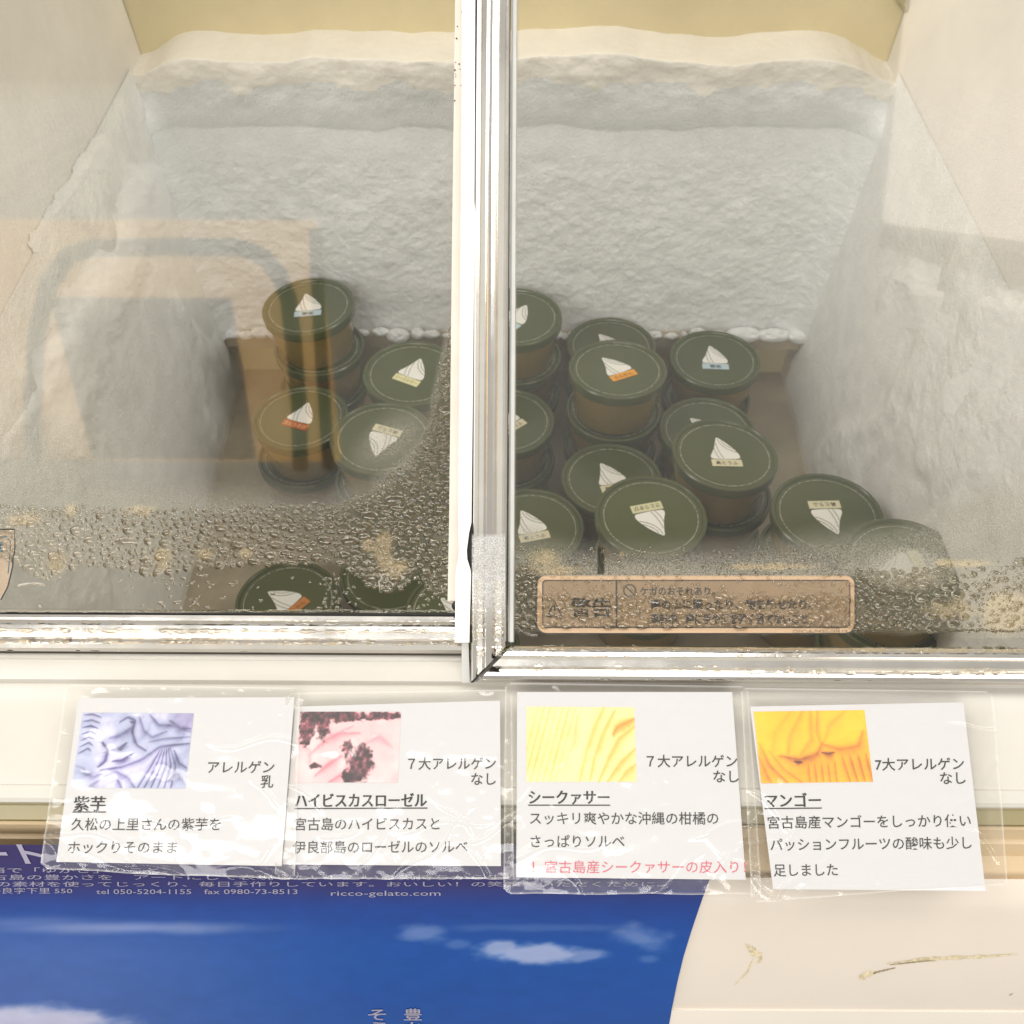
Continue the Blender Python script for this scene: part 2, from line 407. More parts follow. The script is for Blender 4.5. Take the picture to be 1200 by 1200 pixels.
# view row -> arc position on the body (real surface parametrised once)
def row_of(p):
    d = np.array([p[0], p[1]-H0]); f = d[0]*math.cos(rad(PITCH))-d[1]*math.sin(rad(PITCH)); u = d[0]*math.sin(rad(PITCH))+d[1]*math.cos(rad(PITCH))
    return 600-FPX*u/f
body_rows = np.array([row_of(p) for p in bodyP])
tang = (bodyP[2]-bodyP[6]); tang /= np.linalg.norm(tang)
def on_body(px, py, off=0.0):
    """point on the front panel (extended straight up past its top edge) under drawing position px,py"""
    px = np.asarray(px, float); py = np.asarray(py, float)
    pyc = py-(px-600)*ROLL
    k0 = 4
    rows = body_rows[k0:60]; Ys = bodyP[k0:60, 0]; Zs = bodyP[k0:60, 1]
    # extend upward
    ext = [bodyP[k0]+tang*0.003*i for i in range(12, 0, -1)]
    rows = np.concatenate([[row_of(p) for p in ext], rows]); Ys = np.concatenate([[p[0] for p in ext], Ys]); Zs = np.concatenate([[p[1] for p in ext], Zs])
    o = np.argsort(rows); rows = rows[o]; Ys = Ys[o]; Zs = Zs[o]
    Y = np.interp(pyc, rows, Ys); Z = np.interp(pyc, rows, Zs)
    ty = np.gradient(Ys, rows); tz = np.gradient(Zs, rows); TY = np.interp(pyc, rows, ty); TZ = np.interp(pyc, rows, tz)
    l = np.hypot(TY, TZ); ny, nz = TZ/l, -TY/l
    sg = np.where(nz < 0, -1, 1); ny, nz = ny*sg, nz*sg
    dep = Y*math.cos(rad(PITCH))-(Z-H0)*math.sin(rad(PITCH))
    X = (px-600)/FPX*dep
    return np.stack([X, Y+ny*off, Z+nz*off], -1)
# lower white band
k1 = int(np.argmin(abs(body_rows-1184)))
tb_ = (1185-body_rows[k1-1])/(body_rows[k1]-body_rows[k1-1]) if body_rows[k1] > 1185 else 1.0
bandP = [bodyP[k1-1]+(bodyP[k1]-bodyP[k1-1])*np.clip(tb_, 0, 1)]
for i in range(k1, min(k1+24, len(bodyP))):
    t = bodyP[min(i+1, len(bodyP)-1)]-bodyP[i]; t /= np.linalg.norm(t); bandP.append(bodyP[i]+np.array([t[1], -t[0]])*0.0008)
bandP.append(bodyP[min(k1+24, len(bodyP)-1)])
auto_smooth(mesh('lower_band', *xsheet(bandP, 0.0655), M_whiteband, fz), 40)
# scraped patches in the paint (children of the panel's thing)
def blob2d(path, widths, seed):
    path = np.asarray(path, float); n = 60
    t = np.linspace(0, 1, len(path)); tt = np.linspace(0, 1, n)
    P = np.stack([np.interp(tt, t, path[:, 0]), np.interp(tt, t, path[:, 1])], 1); Wd = np.interp(tt, t, widths)
    Wu = Wd*(0.5+1.0*vnoise(tt*25, tt*0+3, seed)); Wl = Wd*(0.5+1.0*vnoise(tt*25, tt*0+9, seed+5))
    V = np.concatenate([P-np.stack([0*tt, Wu], 1), P+np.stack([0*tt, Wl], 1)]); return V, [(i, i+1, n+i+1, n+i) for i in range(n-1)]
scr = [(*blob2d([(876, 1107), (884, 1114), (896, 1122), (890, 1128)], [1, 5, 4, 1], 3), 0),
       (*blob2d([(886, 1124), (878, 1140), (864, 1154)], [3.2, 1.4, 0.4], 4), 0),
       (*blob2d([(1042, 1129), (1066, 1126), (1080, 1124), (1110, 1123), (1150, 1121), (1195, 1118)], [0.5, 1.0, 1.8, 2.4, 1.8, 0.4], 5), 0),
       (*blob2d([(1046, 1130.5), (1080, 1126.5), (1100, 1125.5)], [0.4, 0.9, 0.3], 8), 1),
       (*blob2d([(1009, 1145), (1016, 1143), (1028, 1139)], [1.5, 4, 2], 6), 0), (*blob2d([(1026, 1140), (1052, 1134)], [1.2, 0.6], 7), 1),
       (*blob2d([(1186, 1166), (1190, 1164)], [0.7, 0.3], 9), 1)]
for grp in (scr[0:2], scr[2:4], scr[4:6], scr[6:7]):
    V, Fc, mi = place2d(grp, lambda x, y: on_body(x, y, 0.00015)); mesh('scrape', V, Fc, [M_scratch, M_scratchdark], fz, mi=mi)

# liner
def liner_side(sgn, name):
    zs = np.linspace(FLOORZ, H0-0.30, 14); ys = np.linspace(0.20, BACKY+0.03, 20)
    V = []
    for y in ys:
        top = lidz(y, P_left)-0.006
        for t in np.linspace(0, 1, 14):
            z = FLOORZ+(max(top, FLOORZ+0.02)-FLOORZ)*t
            V.append((sgn*(halfw(z)), y, z))
    return mesh(name, V, grid_faces(14, 20), M_linerside, fz, smooth=True)
liner_side(-1, 'liner_wall'); liner_side(1, 'liner_wall')
mesh('liner_floor', [(-0.31, 0.18, FLOORZ), (0.31, 0.18, FLOORZ), (0.31, BACKY+0.05, FLOORZ), (-0.31, BACKY+0.05, FLOORZ)], [(0, 1, 2, 3)], M_linerfloor, fz)
zb = H0-0.405
mesh('liner_back', [(-0.34, BACKY+0.03, zb-0.02), (0.34, BACKY+0.03, zb-0.02), (0.36, BACKY+0.045, lidz(BACKY, P_left)), (-0.36, BACKY+0.045, lidz(BACKY, P_left)),
      (-0.30, BACKY+0.02, FLOORZ), (0.30, BACKY+0.02, FLOORZ)], [(0, 1, 2, 3), (4, 5, 1, 0)], M_khaki, fz)
yf = 0.232
mesh('liner_front', [(-0.32, yf, FLOORZ), (0.32, yf, FLOORZ), (0.32, yf+0.02, lidz(yf, P_left)-0.012), (-0.32, yf+0.02, lidz(yf, P_left)-0.012)], [(0, 1, 2, 3)], M_linerside, fz)
# outer shell: sides and back
def shell_side(sgn):
    P = [tuple(p) for p in rimP[:1]]+[tuple(p) for p in rimP[1:]]+[tuple(p) for p in gr1[1:]]+[tuple(p) for p in gr2[1:]]+[tuple(p) for p in bodyP[1:]]
    P = P+[(0.95, 0.06), (0.95, lidz(0.86, P_left)+0.02), (0.86, lidz(0.86, P_left)-0.012)]
    V = [(sgn*NX, p[0], p[1]) for p in P]; return mesh('side_panel', V, [tuple(range(len(V)))], M_creamlow, fz)
shell_side(-1); shell_side(1)
for sgn in (-1, 1):                                     # flat top rails beside the lids
    y0, y1 = rimP[0][0], 0.86
    x0, x1 = sorted((sgn*0.335, sgn*NX))
    V = [(x0, y0, lidz(y0, P_left)-0.006), (x1, y0, lidz(y0, P_left)-0.006), (x1, y1, lidz(y1, P_left)-0.006), (x0, y1, lidz(y1, P_left)-0.006)]
    mesh('top_rail', V, [(0, 1, 2, 3)], M_cream, fz)
mesh('back_panel', [(-NX, 0.95, 0.06), (NX, 0.95, 0.06), (NX, 0.95, lidz(0.86, P_left)+0.02), (-NX, 0.95, lidz(0.86, P_left)+0.02), (NX, 0.86, lidz(0.86, P_left)-0.006), (-NX, 0.86, lidz(0.86, P_left)-0.006)], [(1, 0, 3, 2), (2, 3, 5, 4)], M_cream, fz)

# frost on the back wall
nx, nW, nL, nT = 420, 150, 60, 10
xs = np.linspace(-0.5, 0.5, nx); e1_ = xs*0.6
edge = fbm(e1_*14+3, e1_*0+2, 4, 41); lb = H0-0.452+0.010*(fbm(e1_*24, e1_*0+7, 3, 51)-0.5)
lt = H0-0.386+0.014*(edge-0.5)-0.024*sstep(0.38, 0.5, abs(xs))**1.5
rW = np.linspace(0, 1, nW)[:, None]; rL = np.linspace(0, 1, nL+1)[1:, None]; rT = np.linspace(0, 1, nT+1)[1:, None]
z0_ = H0-0.668
ZZ = np.concatenate([z0_+(lb-z0_)*rW, lb+(lt-lb)*np.sin(rL*np.pi/2), lt+0.002*rT+0*xs], 0)
XX = np.repeat(xs[None], ZZ.shape[0], 0); HW = halfw(ZZ)+0.004; Xw = XX*2*HW
tt_ = np.concatenate([0*rW+0*xs, rL+0*xs, 1+0*rT+0*xs], 0)
lo = fbm(Xw*14+3, ZZ*14, 3, 11); hi = fbm(Xw*170, ZZ*190, 4, 21, 0.7); mid = fbm(Xw*45, ZZ*60, 3, 31)
dl_ = (ZZ-lb[None])
wall = 0.005*(lo-0.5)+(0.0024*(hi-0.5)+0.0022*(mid-0.5))*sstep(0.0, -0.05, dl_)
ang_ = tt_*np.pi*0.62
lip = 0.016*np.sin(ang_)**0.8*(tt_ > 0)*(1-0.6*sstep(0.42, 0.5, abs(XX)))
lip = lip+(0.0040*(mid-0.5)+0.004*(lo-0.5)+0.0012*(hi-0.5))*sstep(0, 0.4, tt_)
Yb = BACKY-wall-lip
bk = np.concatenate([0*rW+0*xs, 0*rL+0*xs, rT+0*xs], 0); Yb = Yb+(BACKY+0.045-Yb)*bk
cor = sstep(0.44, 0.5, abs(XX)); Yb = Yb-0.018*cor*cor*(1-sstep(0.0, 0.5, tt_))
nz = ZZ.shape[0]; Q = grid_faces(nx, nz); V = np.stack([Xw, Yb, ZZ], -1).reshape(-1, 3)
tl = (tt_+0.25*(mid-0.5) > 0.45).reshape(-1)[Q[:, 0]]
Vc, Qc, _ = compact(V, Q[~tl]); bigmesh('frost_sheet', Vc, Qc, M_frost, fz)
Vc, Qc, _ = compact(V, Q[tl]); bigmesh('frost_lip', Vc, Qc, M_frostcream, fz)
V, Fc = tube_vf([(0.296, BACKY+0.035, H0-0.335), (0.302, BACKY+0.028, H0-0.352), (0.312, BACKY+0.026, H0-0.362), (0.330, BACKY+0.03, H0-0.366)], 0.0028, 10)
mesh('drain_tube', V, Fc, M_groove, fz, smooth=True)
# row of frozen beads on a ledge at the foot of the back wall
parts = []
ledge_z = H0-0.664
V, Fc = box_vf((-0.286, BACKY-0.010, ledge_z-0.016), (0.286, BACKY+0.02, ledge_z-0.002))
mesh('liner_ledge', V, Fc, M_linerfloor, fz)
x = -0.286
bm = bmesh.new()
while x < 0.284:
    r = random.choice([0.0025, 0.0035, 0.0045, 0.006, 0.0075]); wx = r*random.uniform(0.9, 2.0)
    if x > 0.2: wx = random.uniform(0.009, 0.016); r = random.uniform(0.006, 0.0085)
    mt = Matrix.Translation((x+wx, BACKY-0.008-random.uniform(0, 0.004), ledge_z+random.uniform(-0.001, 0.003))) @ Matrix.Diagonal((wx*1.15, r*1.0, r, 1))
    bmesh.ops.create_icosphere(bm, subdivisions=4, radius=1, matrix=mt); x += 2*wx+random.choice([-0.001, 0, 0, 0.004])
xb = np.linspace(-0.286, 0.286, 200)
for v in bm.verts:
    q_ = float(fbm(np.array([v.co.x*260]), np.array([v.co.z*260+v.co.y*190]), 3, 95)[0])-0.5
    v.co.y -= 0.0035*q_; v.co.z += 0.0040*q_
me = bpy.data.meshes.new('frost_beads'); bm.to_mesh(me); bm.free()
me.transform(Matrix.Translation(-fz.location)); link('frost_beads', me, M_frost, fz, smooth=True)
# ice on the side walls
def side_frost(sgn, seed, name, thr):
    ny, nz2 = 220, 200
    ys = np.linspace(0.25, BACKY-0.004, ny); ts = np.linspace(0, 1, nz2); YY, TT = np.meshgrid(ys, ts)
    top = np.minimum(lidz(YY, P_left)-0.03, H0-0.40); Zs = FLOORZ+0.01+(top-FLOORZ-0.01)*TT
    a = fbm(YY*9+seed, Zs*5.5+YY*6, 4, seed); b = fbm(YY*34, Zs*14+YY*10, 4, seed+9, 0.4); c = fbm(YY*150, Zs*150, 3, seed+19)
    m = sstep(thr, thr+0.13, a+0.25*(b-0.5))*sstep(1.0, 0.88, TT)*sstep(0.0, 0.08, TT)
    th = m*(0.002+0.0030*b)+0.0009*(c-0.5)*(0.5+m)+0.001
    X = sgn*(halfw(Zs)-th)
    V = np.stack([X, YY, Zs], -1).reshape(-1, 3)
    bigmesh(name, V, grid_faces(ny, nz2), M_ice, fz)
side_frost(-1, 60, 'frost_sheet', 0.50); side_frost(1, 77, 'frost_sheet', 0.42)

def poly_inside(X, Y, P):
    P = np.array(P, float); n = len(P); ins = np.zeros(X.shape, bool); dm = np.full(X.shape, 1e9)
    for i in range(n):
        (x0, y0), (x1, y1) = P[i], P[(i+1) % n]
        c_ = ((y0 > Y) != (y1 > Y)) & (X < (x1-x0)*(Y-y0)/((y1-y0) if y1 != y0 else 1e-9)+x0); ins ^= c_
        t_ = np.clip(((X-x0)*(x1-x0)+(Y-y0)*(y1-y0))/((x1-x0)**2+(y1-y0)**2), 0, 1); dm = np.minimum(dm, np.hypot(X-x0-t_*(x1-x0), Y-y0-t_*(y1-y0)))
    return np.where(ins, dm, -dm)
def wall_plane(sgn):
    n_ = np.array([-sgn, 0, 0.085]); return (np.array([sgn*0.288, 0, H0-0.66]), n_/np.linalg.norm(n_))
def ice_slab(sgn, P, th, seed, mat):
    P = np.array(P, float); x0, y0 = P.min(0)-14; x1, y1 = P.max(0)+14; st = 1.8
    X, Y = np.meshgrid(np.arange(x0, x1, st), np.arange(y0, y1, st))
    d = poly_inside(X, Y, P)+22*(fbm(X/26, Y/26, 4, seed)-0.5)
    h = 0.40*th*sstep(0, 34, d)*(0.45+1.0*fbm(X/34+Y/90, Y/80, 3, seed+5, 0.4))+0.0006*(fbm(X/6, Y/6, 3, seed+8)-0.5)*sstep(0, 10, d)
    pl = wall_plane(sgn); W = at(X, Y, shift(pl, 0.0012))+pl[1]*h[..., None]
    keep = np.maximum(np.maximum(d[:-1, :-1], d[1:, 1:]), np.maximum(d[1:, :-1], d[:-1, 1:])) > 0
    Vc, Qc, _ = compact(W.reshape(-1, 3), grid_faces(X.shape[1], X.shape[0], keep)); bigmesh('ice_slab', Vc, Qc, mat, fz)
M_slab = pbr('white_ice', (0.92, 0.92, 0.90), 0.5, vary=(40, 0.05), bump=(280, 0.2, 0.002))
ice_slab(-1, [(150, 195), (196, 185), (205, 250), (182, 320), (150, 400), (128, 470), (118, 545), (60, 575), (-30, 560), (-20, 500), (30, 440), (70, 360), (118, 280)], 0.010, 210, M_slab)
ice_slab(-1, [(118, 158), (132, 168), (98, 232), (60, 262), (42, 292), (38, 284), (66, 236), (90, 190)], 0.005, 222, M_slab)
ice_slab(1, [(1032, 318), (1070, 308), (1150, 330), (1260, 360), (1260, 640), (1170, 600), (1112, 560), (1088, 500), (1078, 430)], 0.009, 230, M_slab)
ice_slab(1, [(968, 205), (985, 200), (982, 250), (962, 300), (955, 262)], 0.006, 240, M_slab)

# ================================================================== CUPS
def lathe(prof, seg=56):
    V = []; Fc = []; n = len(prof)
    for k in range(seg):
        a = 2*math.pi*k/seg
        for r, z in prof: V.append((r*math.cos(a), r*math.sin(a), z))
    for k in range(seg):
        k2 = (k+1) % seg
        for i in range(n-1): Fc.append((k*n+i, k2*n+i, k2*n+i+1, k*n+i+1))
    return V, Fc
CUP_H = 0.046
V, Fc = lathe([(0.0005, -CUP_H), (0.0345, -CUP_H), (0.0354, -CUP_H+0.0015), (0.0388, -0.010), (0.0392, -0.006)])
cup_body = bpy.data.meshes.new('cup_body'); cup_body.from_pydata(V, [], Fc); cup_body.materials.append(M_cup)
V, Fc = lathe([(0.0388, -0.0095), (0.0412, -0.0095), (0.0420, -0.0085), (0.0424, -0.002), (0.0421, -0.0007), (0.0412, 0.0), (0.0398, 0.0), (0.0390, -0.0006), (0.0384, -0.0019), (0.0005, -0.0019)])
cup_lid = bpy.data.meshes.new('cup_lid'); cup_lid.from_pydata(V, [], Fc); cup_lid.materials.append(M_lid)
# printed ring of tiny lettering: broken dashes
V = []; Fc = []; a = 0
rr = random.Random(3)
while a < 360:
    L = rr.choice([1.2, 1.8, 2.4, 1.4]); n = max(2, int(L/0.7))
    hgt = rr.uniform(0.0005, 0.0010)
    b = len(V)
    for k in range(n+1):
        an = rad(a+L*k/n)
        for r in (0.0351, 0.0351+hgt): V.append((r*math.cos(an), r*math.sin(an), -0.0016))
    for k in range(n): Fc.append((b+2*k, b+2*k+1, b+2*k+3, b+2*k+2))
    a += L+rr.choice([0.25, 0.35, 0.4, 0.3, 2.2])
ring_me = bpy.data.meshes.new('printed_ring'); ring_me.from_pydata(V, [], Fc); ring_me.materials.append(M_ring)
# soft-serve mark (unit: cup metres), apex up (+y)
def qb(p0, p1, p2, n=10):
    t = np.linspace(0, 1, n)[:, None]; p0, p1, p2 = map(np.array, (p0, p1, p2)); return (1-t)**2*p0+2*t*(1-t)*p1+t*t*p2
ol = np.concatenate([qb((0.02, 0.16), (-0.04, 0.03), (0.08, 0.0)), qb((0.12, 0.0), (0.5, -0.03), (0.90, 0.01)), qb((0.94, 0.01), (1.04, 0.06), (0.98, 0.20)),
                     qb((0.96, 0.24), (0.80, 0.55), (0.42, 0.86)), qb((0.40, 0.88), (0.36, 0.92), (0.31, 0.87)), qb((0.30, 0.84), (0.20, 0.45), (0.03, 0.18))])
logo_V = [(*((p-np.array([0.5, 0.18]))*0.0235*np.array([1, 1.18])), -0.0015) for p in ol]; logo_F = [tuple(range(len(ol)))]
ll = []
for p in (((0.27, 0.66), (0.28, 0.30), (0.44, 0.0)), ((0.17, 0.44), (0.18, 0.18), (0.30, 0.0)), ((0.36, 0.84), (0.40, 0.45), (0.93, 0.27)), ((0.47, 0.78), (0.55, 0.55), (0.86, 0.40))):
    P, f = stroke2d(qb(*p, n=12), 0.022); ll.append((P, f, 1))
V = list(logo_V); Fc = list(logo_F); mi = [0]
for P, f, k in ll:
    b = len(V); V += [(*((p-np.array([0.5, 0.18]))*0.0235*np.array([1, 1.18])), -0.00135) for p in P]; Fc += [tuple(i+b for i in q) for q in f]; mi += [1]*len(f)
logo_me = bpy.data.meshes.new('soft_serve_logo'); logo_me.from_pydata(V, [], Fc); logo_me.materials.append(M_logo); logo_me.materials.append(M_logoline)
logo_me.polygons.foreach_set('material_index', mi)
for me in (cup_body, cup_lid):
    bm = bmesh.new(); bm.from_mesh(me); bmesh.ops.recalc_face_normals(bm, faces=bm.faces)
    for f in bm.faces: f.smooth = True
    for e in bm.edges: e.smooth = not (len(e.link_faces) == 2 and e.calc_face_angle(0) > rad(35))
    bm.to_mesh(me); bm.free()
lab_mats = {}
def label_mesh(color, txt, ink):
    k = (color, txt)
    if k in lab_mats: return lab_mats[k]
    m = pbr('flavour_label_'+str(len(lab_mats)), srgb(*color), 0.5); mk = pbr('label_ink_'+str(len(lab_mats)), srgb(*ink), 0.5)
    y1 = -0.0058; y0 = y1-0.0078
    V = [(-0.0122, y0, -0.0014), (0.0122, y0, -0.0014), (0.0122, y1, -0.0014), (-0.0122, y1, -0.0014)]; Fc = [(0, 1, 2, 3)]; mi = [0]
    if txt:
        wd = min(0.0205, 0.0046*len(txt)*0.95+0.0018*(len(txt) == 2)); P, f = text_px(txt, -wd/2, 0, wd, 0.0046, bold=0.015)
        V += [(p[0], y0+0.0020-p[1], -0.00125) for p in P]; Fc += [tuple(i+4 for i in q) for q in f]; mi += [1]*len(f)
    me = bpy.data.meshes.new('flavour_label'); me.from_pydata(V, [], Fc); me.materials.append(m); me.materials.append(mk)
    me.polygons.foreach_set('material_index', mi); lab_mats[k] = me; return me
BLUE = ((188, 208, 216), '雪塩', (60, 75, 85)); CREAM = ((220, 212, 178), '島とうふ', (60, 58, 45)); ORANGE = ((236, 160, 30), 'たんかん', (120, 70, 15))
RED = ((188, 98, 36), 'さとうきび', (225, 190, 165)); AMBER = ((200, 124, 40), 'たんかん', (120, 70, 15)); PALE = ((226, 222, 172), 'シークァサー', (150, 145, 95)); SUGAR = ((214, 210, 170), 'さとうきび', (90, 88, 65))
proto = None
def child(name, me, root, rz=0.0):
    o = bpy.data.objects.new(name, me); COL.objects.link(o); o.parent = root; o.rotation_euler = (0, 0, rz); return o
def cup(loc, rot, lab, label_kind, tilt=(0, 0)):
    global proto
    if proto is None:
        r = bpy.data.objects.new('ice_cream_cup', None); COL.objects.link(r); r.empty_display_size = 0.02
        child('cup_body', cup_body, r); ld = child('cup_lid', cup_lid, r)
        for nm, me in (('printed_ring', ring_me), ('soft_serve_logo', logo_me)):
            c = child(nm, me, ld)
        proto = r
    else:
        r = proto.copy(); COL.objects.link(r)
        for ch in [c for c in proto.children]:
            c = ch.copy(); COL.objects.link(c); c.parent = r
            for g in ch.children:
                if g.name.startswith('flavour'): continue
                d = g.copy(); COL.objects.link(d); d.parent = c
    r.location = loc; r.rotation_euler = (rad(tilt[0]), rad(tilt[1]), rad(rot))
    lid_o = [c for c in r.children if c.name.startswith('cup_lid')][0]
    child('flavour_label', label_mesh(*label_kind), lid_o)
    tag(r, lab, 'ice cream cup', 'olive gelato cups stacked in the freezer')
    return r
# px, py of the lid centre, number of cups in the pile, spin, label, wording, tilt
LV_Z = lambda n: FLOORZ+CUP_H*n
stacks = [
 (361, 358, 3, 4, BLUE, 'cup with pale blue label topmost of the pile furthest left at the back', (0, -3)),
 (352, 488, 2, -22, RED, 'cup with burnt orange label in front of the pale blue labelled pile', (0, -2)),
 (483, 436, 3, -27, PALE, 'cup with pale yellow label behind the fogged edge of left glass', (0, 0)),
 (448, 512, 3, 160, CREAM, 'cup with its cone mark half fogged, right beside the burnt orange labelled cup', (0, 0)),
 (337, 704, 1, 50, AMBER, 'cup with orange label turned sideways, seen through wet glass at bottom left', (0, 0)),
 (458, 672, 1, 150, CREAM, 'cup behind the thick droplets of left glass, between two other low cups', (0, 0)),
 (540, 716, 2, 40, PALE, 'cup half hidden by the lower end of the white plastic strip', (0, 0)),
 (604, 370, 3, -40, BLUE, 'cup topmost of the back pile cut off by the chrome side rail', (0, 0)),
 (594, 492, 2, 40, CREAM, 'middle cup of three cut off by the chrome side rail', (0, 0)),
 (716, 404, 2, 20, PALE, 'cup showing only its back edge behind the orange labelled pile', (0, 0)),
 (724, 431, 3, 27, ORANGE, 'cup with bright yellow orange label topmost of its pile right of the chrome rail', (-3, 2)),
 (838, 420, 2, -3, BLUE, 'cup with pale blue label near the back wall right of the chrome rail', (0, 0)),
 (829, 503, 2, 30, PALE, 'cup mostly covered by the larger cup with upright cream label', (0, 0)),
 (850, 531, 3, 2, CREAM, 'cup with upright cream label, topmost of its pile in the right group', (-2, 3)),
 (717, 560, 2, 14, CREAM, 'cup whose cone mark is partly cut by the cup with upside down label before it', (0, 0)),
 (763, 604, 3, 194, SUGAR, 'cup with upside down tilted cream label just above the warning sticker', (0, 0)),
 (623, 617, 2, 14, CREAM, 'lowest cup cut off by the chrome side rail, cone mark touching the mist', (0, 0)),
 (970, 601, 3, 182, CREAM, 'cup with upside down cream label, set apart at right of the group', (0, 0)),
 (1062, 662, 4, 100, PALE, 'cup blurred by mist at the far right above the droplets', (0, 0)),
]
for i, (px, py, n, rz, lk, lab, tl) in enumerate(stacks):
    P = at(px, py, hplane(LV_Z(n)))
    cup(tuple(P), rz, lab, lk, tl)
    for k in range(n-1, 0, -1):
        if n-k > 2: break
        jx = random.uniform(-0.003, 0.003) + (0.003 if i == 0 else -0.003 if i == 10 else 0); jy = random.uniform(-0.002, 0.002)
        wording = {0: 'cup directly under the ', 1: 'cup on the floor below the '}.get(0 if n-k == 1 else 1)
        base = lab.replace('cup with', 'cup with').replace(' topmost of', ' heading').replace(', topmost of', ', heading')
        words = (wording+base).split()[:16]
        cup((P[0]+jx, P[1]+jy, LV_Z(k)), rz+random.uniform(-60, 60) if k != n-1 or i else 10, ' '.join(words), lk)

# ================================================================== SLIDING LIDS
def frame_rail(prof, A, B, e1, e2, name, mat, parent, mA=None, mB=None, deg=30):
    V, Fc = sweep(prof, A, B, True, mA, mB, (e1, e2)); return auto_smooth(mesh(name, V, Fc, mat, parent), deg)
def pane(name, plane, x0, x1, vlo, vhi, th, parent):
    c = plane[0]
    V = []
    for dn in (0, -th):
        for (x, v) in ((x0, vlo), (x1, vlo), (x1, vhi), (x0, vhi)): V.append(c+LX*x+LV*v+LN*dn)
    Fc = [(0, 1, 2, 3), (0, 4, 5, 1), (1, 5, 6, 2), (2, 6, 7, 3), (3, 7, 4, 0)]
    return mesh(name, V, Fc, [M_glass, M_edge], parent, mi=[0, 1, 1, 1, 1])
def v_of(py, plane): return float(lid_uv(at(600, py, plane), plane)[1])
def u_of(px, py, plane): return float(lid_uv(at(px, py, plane), plane)[0])
K = 0.4565/FPX                                     # metres per drawing unit on the right lid
right = empty('sliding_glass_lid', tuple(P_right[0]+LX*0.15), 'right glass lid with chrome frame, oblong warning sticker and mist along its bottom', 'freezer lid', 'sliding glass lids of the freezer')
left = empty('sliding_glass_lid', tuple(P_left[0]-LX*0.2), 'left glass lid sliding underneath, with a broad band of water droplets near its bottom', 'freezer lid', 'sliding glass lids of the freezer')
# right pane and rails ------------------------------------------------
xR = u_of(601, 745, P_right)
vtop = (TOPY-P_right[0][1])/math.cos(TILT)
pane('glass_pane', P_right, xR-0.004, 0.335, v_of(757, P_right), vtop, 0.004, right)
# bottom rail: profile axes e1 = -LV (towards viewer), e2 = LN
def rows(py): return -(v_of(py, P_right))
r0 = rows(757)
q = lambda py: (rows(py)-r0)
railR = [(q(757), -0.006), (q(757), 0.0025), (q(759.5), 0.0040), (q(763), 0.0052), (q(767), 0.0050), (q(770), 0.0036), (q(772), 0.0030), (q(780), 0.0030), (q(782.5), 0.0042), (q(786), 0.0066), (q(790), 0.0074), (q(794), 0.0066), (q(797.5), 0.0040), (q(799.5), 0.0), (q(800), -0.010), (q(770), -0.014)]
A = P_right[0]+LV*v_of(757, P_right)
xa = u_of(600, 757, P_right)
frame_rail(railR, A+LX*xa, A+LX*0.345, -LV, LN, 'bottom_rail', M_chrome, right, mA=-1.0)
# side rail: runs up the slope, profile axes e1 = -LX from inner edge to the left
inner = u_of(594.5, 700, P_right)
wS = inner-u_of(552.5, 700, P_right)
f = lambda t: t*wS
railS = [(0, -0.010), (0, 0.0025), (f(0.05), 0.0046), (f(0.10), 0.0052), (f(0.13), 0.0040), (f(0.16), 0.0034), (f(0.30), 0.0034), (f(0.345), 0.0044), (f(0.42), 0.0078), (f(0.50), 0.0086), (f(0.58), 0.0076), (f(0.635), 0.0046), (f(0.68), 0.0036), (f(0.80), 0.0036), (f(0.84), 0.0046), (f(0.93), 0.0050), (f(0.985), 0.0036), (f(1.0), 0.0), (f(1.0), -0.010)]
A2 = P_right[0]+LX*inner
frame_rail(railS, A2+LV*(v_of(755.5, P_right)), A2+LV*vtop, -LX, LN, 'side_rail', M_chrome, right, mA=-1.02)
gk = [(0, -0.004), (0, 0.0022), (-0.0008, 0.0030), (-0.0022, 0.0030), (-(xR-inner)-0.0002, 0.0018), (-(xR-inner)-0.0002, -0.004)]
frame_rail(gk, A2+LX*0.0004+LV*v_of(752, P_right), A2+LX*0.0004+LV*vtop, -LX, LN, 'gasket', M_gasket, right)
# dark mitre gap
m0 = at(np.array([556.0]), np.array([798.0]), shift(P_right, 0.001))[0]; 
# white plastic bumper along the rail's left side (bulging out of place near its foot)
def strip(name, pts, plane, lift, th, mat, parent, wob=0):
    """pts: list of (py, pxL, pxR, extra lift)"""
    V = []; n = len(pts)
    for py, xl, xr, ex in pts:
        a = at(xl, py, shift(plane, lift+ex)); b = at(xr, py, shift(plane, lift+ex))
        V += [a, b, b-LN*th, a-LN*th]
    Fc = []
    for i in range(n-1):
        for k in range(4): Fc.append((i*4+k, i*4+(k+1) % 4, (i+1)*4+(k+1) % 4, (i+1)*4+k))
    Fc += [(0, 1, 2, 3), ((n-1)*4+3, (n-1)*4+2, (n-1)*4+1, (n-1)*4)]
    return auto_smooth(mesh(name, V, Fc, mat, parent), 40)
strip('bumper_strip', [(-400, 540, 561, 0), (0, 541.5, 557, 0), (150, 541, 556.5, 0), (235, 540.5, 556, 0.0003), (255, 540, 557.3, 0.0006), (285, 540, 556.5, 0.0003), (330, 539.5, 555.5, 0), (480, 538, 554, 0), (612, 537, 552.5, 0), (625, 537, 549.5, 0.0006), (645, 538, 547, 0.0012), (655, 537, 547.5, 0.0010), (668, 534.5, 551.5, 0.0004), (674, 534, 552, 0), (753, 533, 550, 0)], P_right, 0.0035, 0.012, M_white, right)
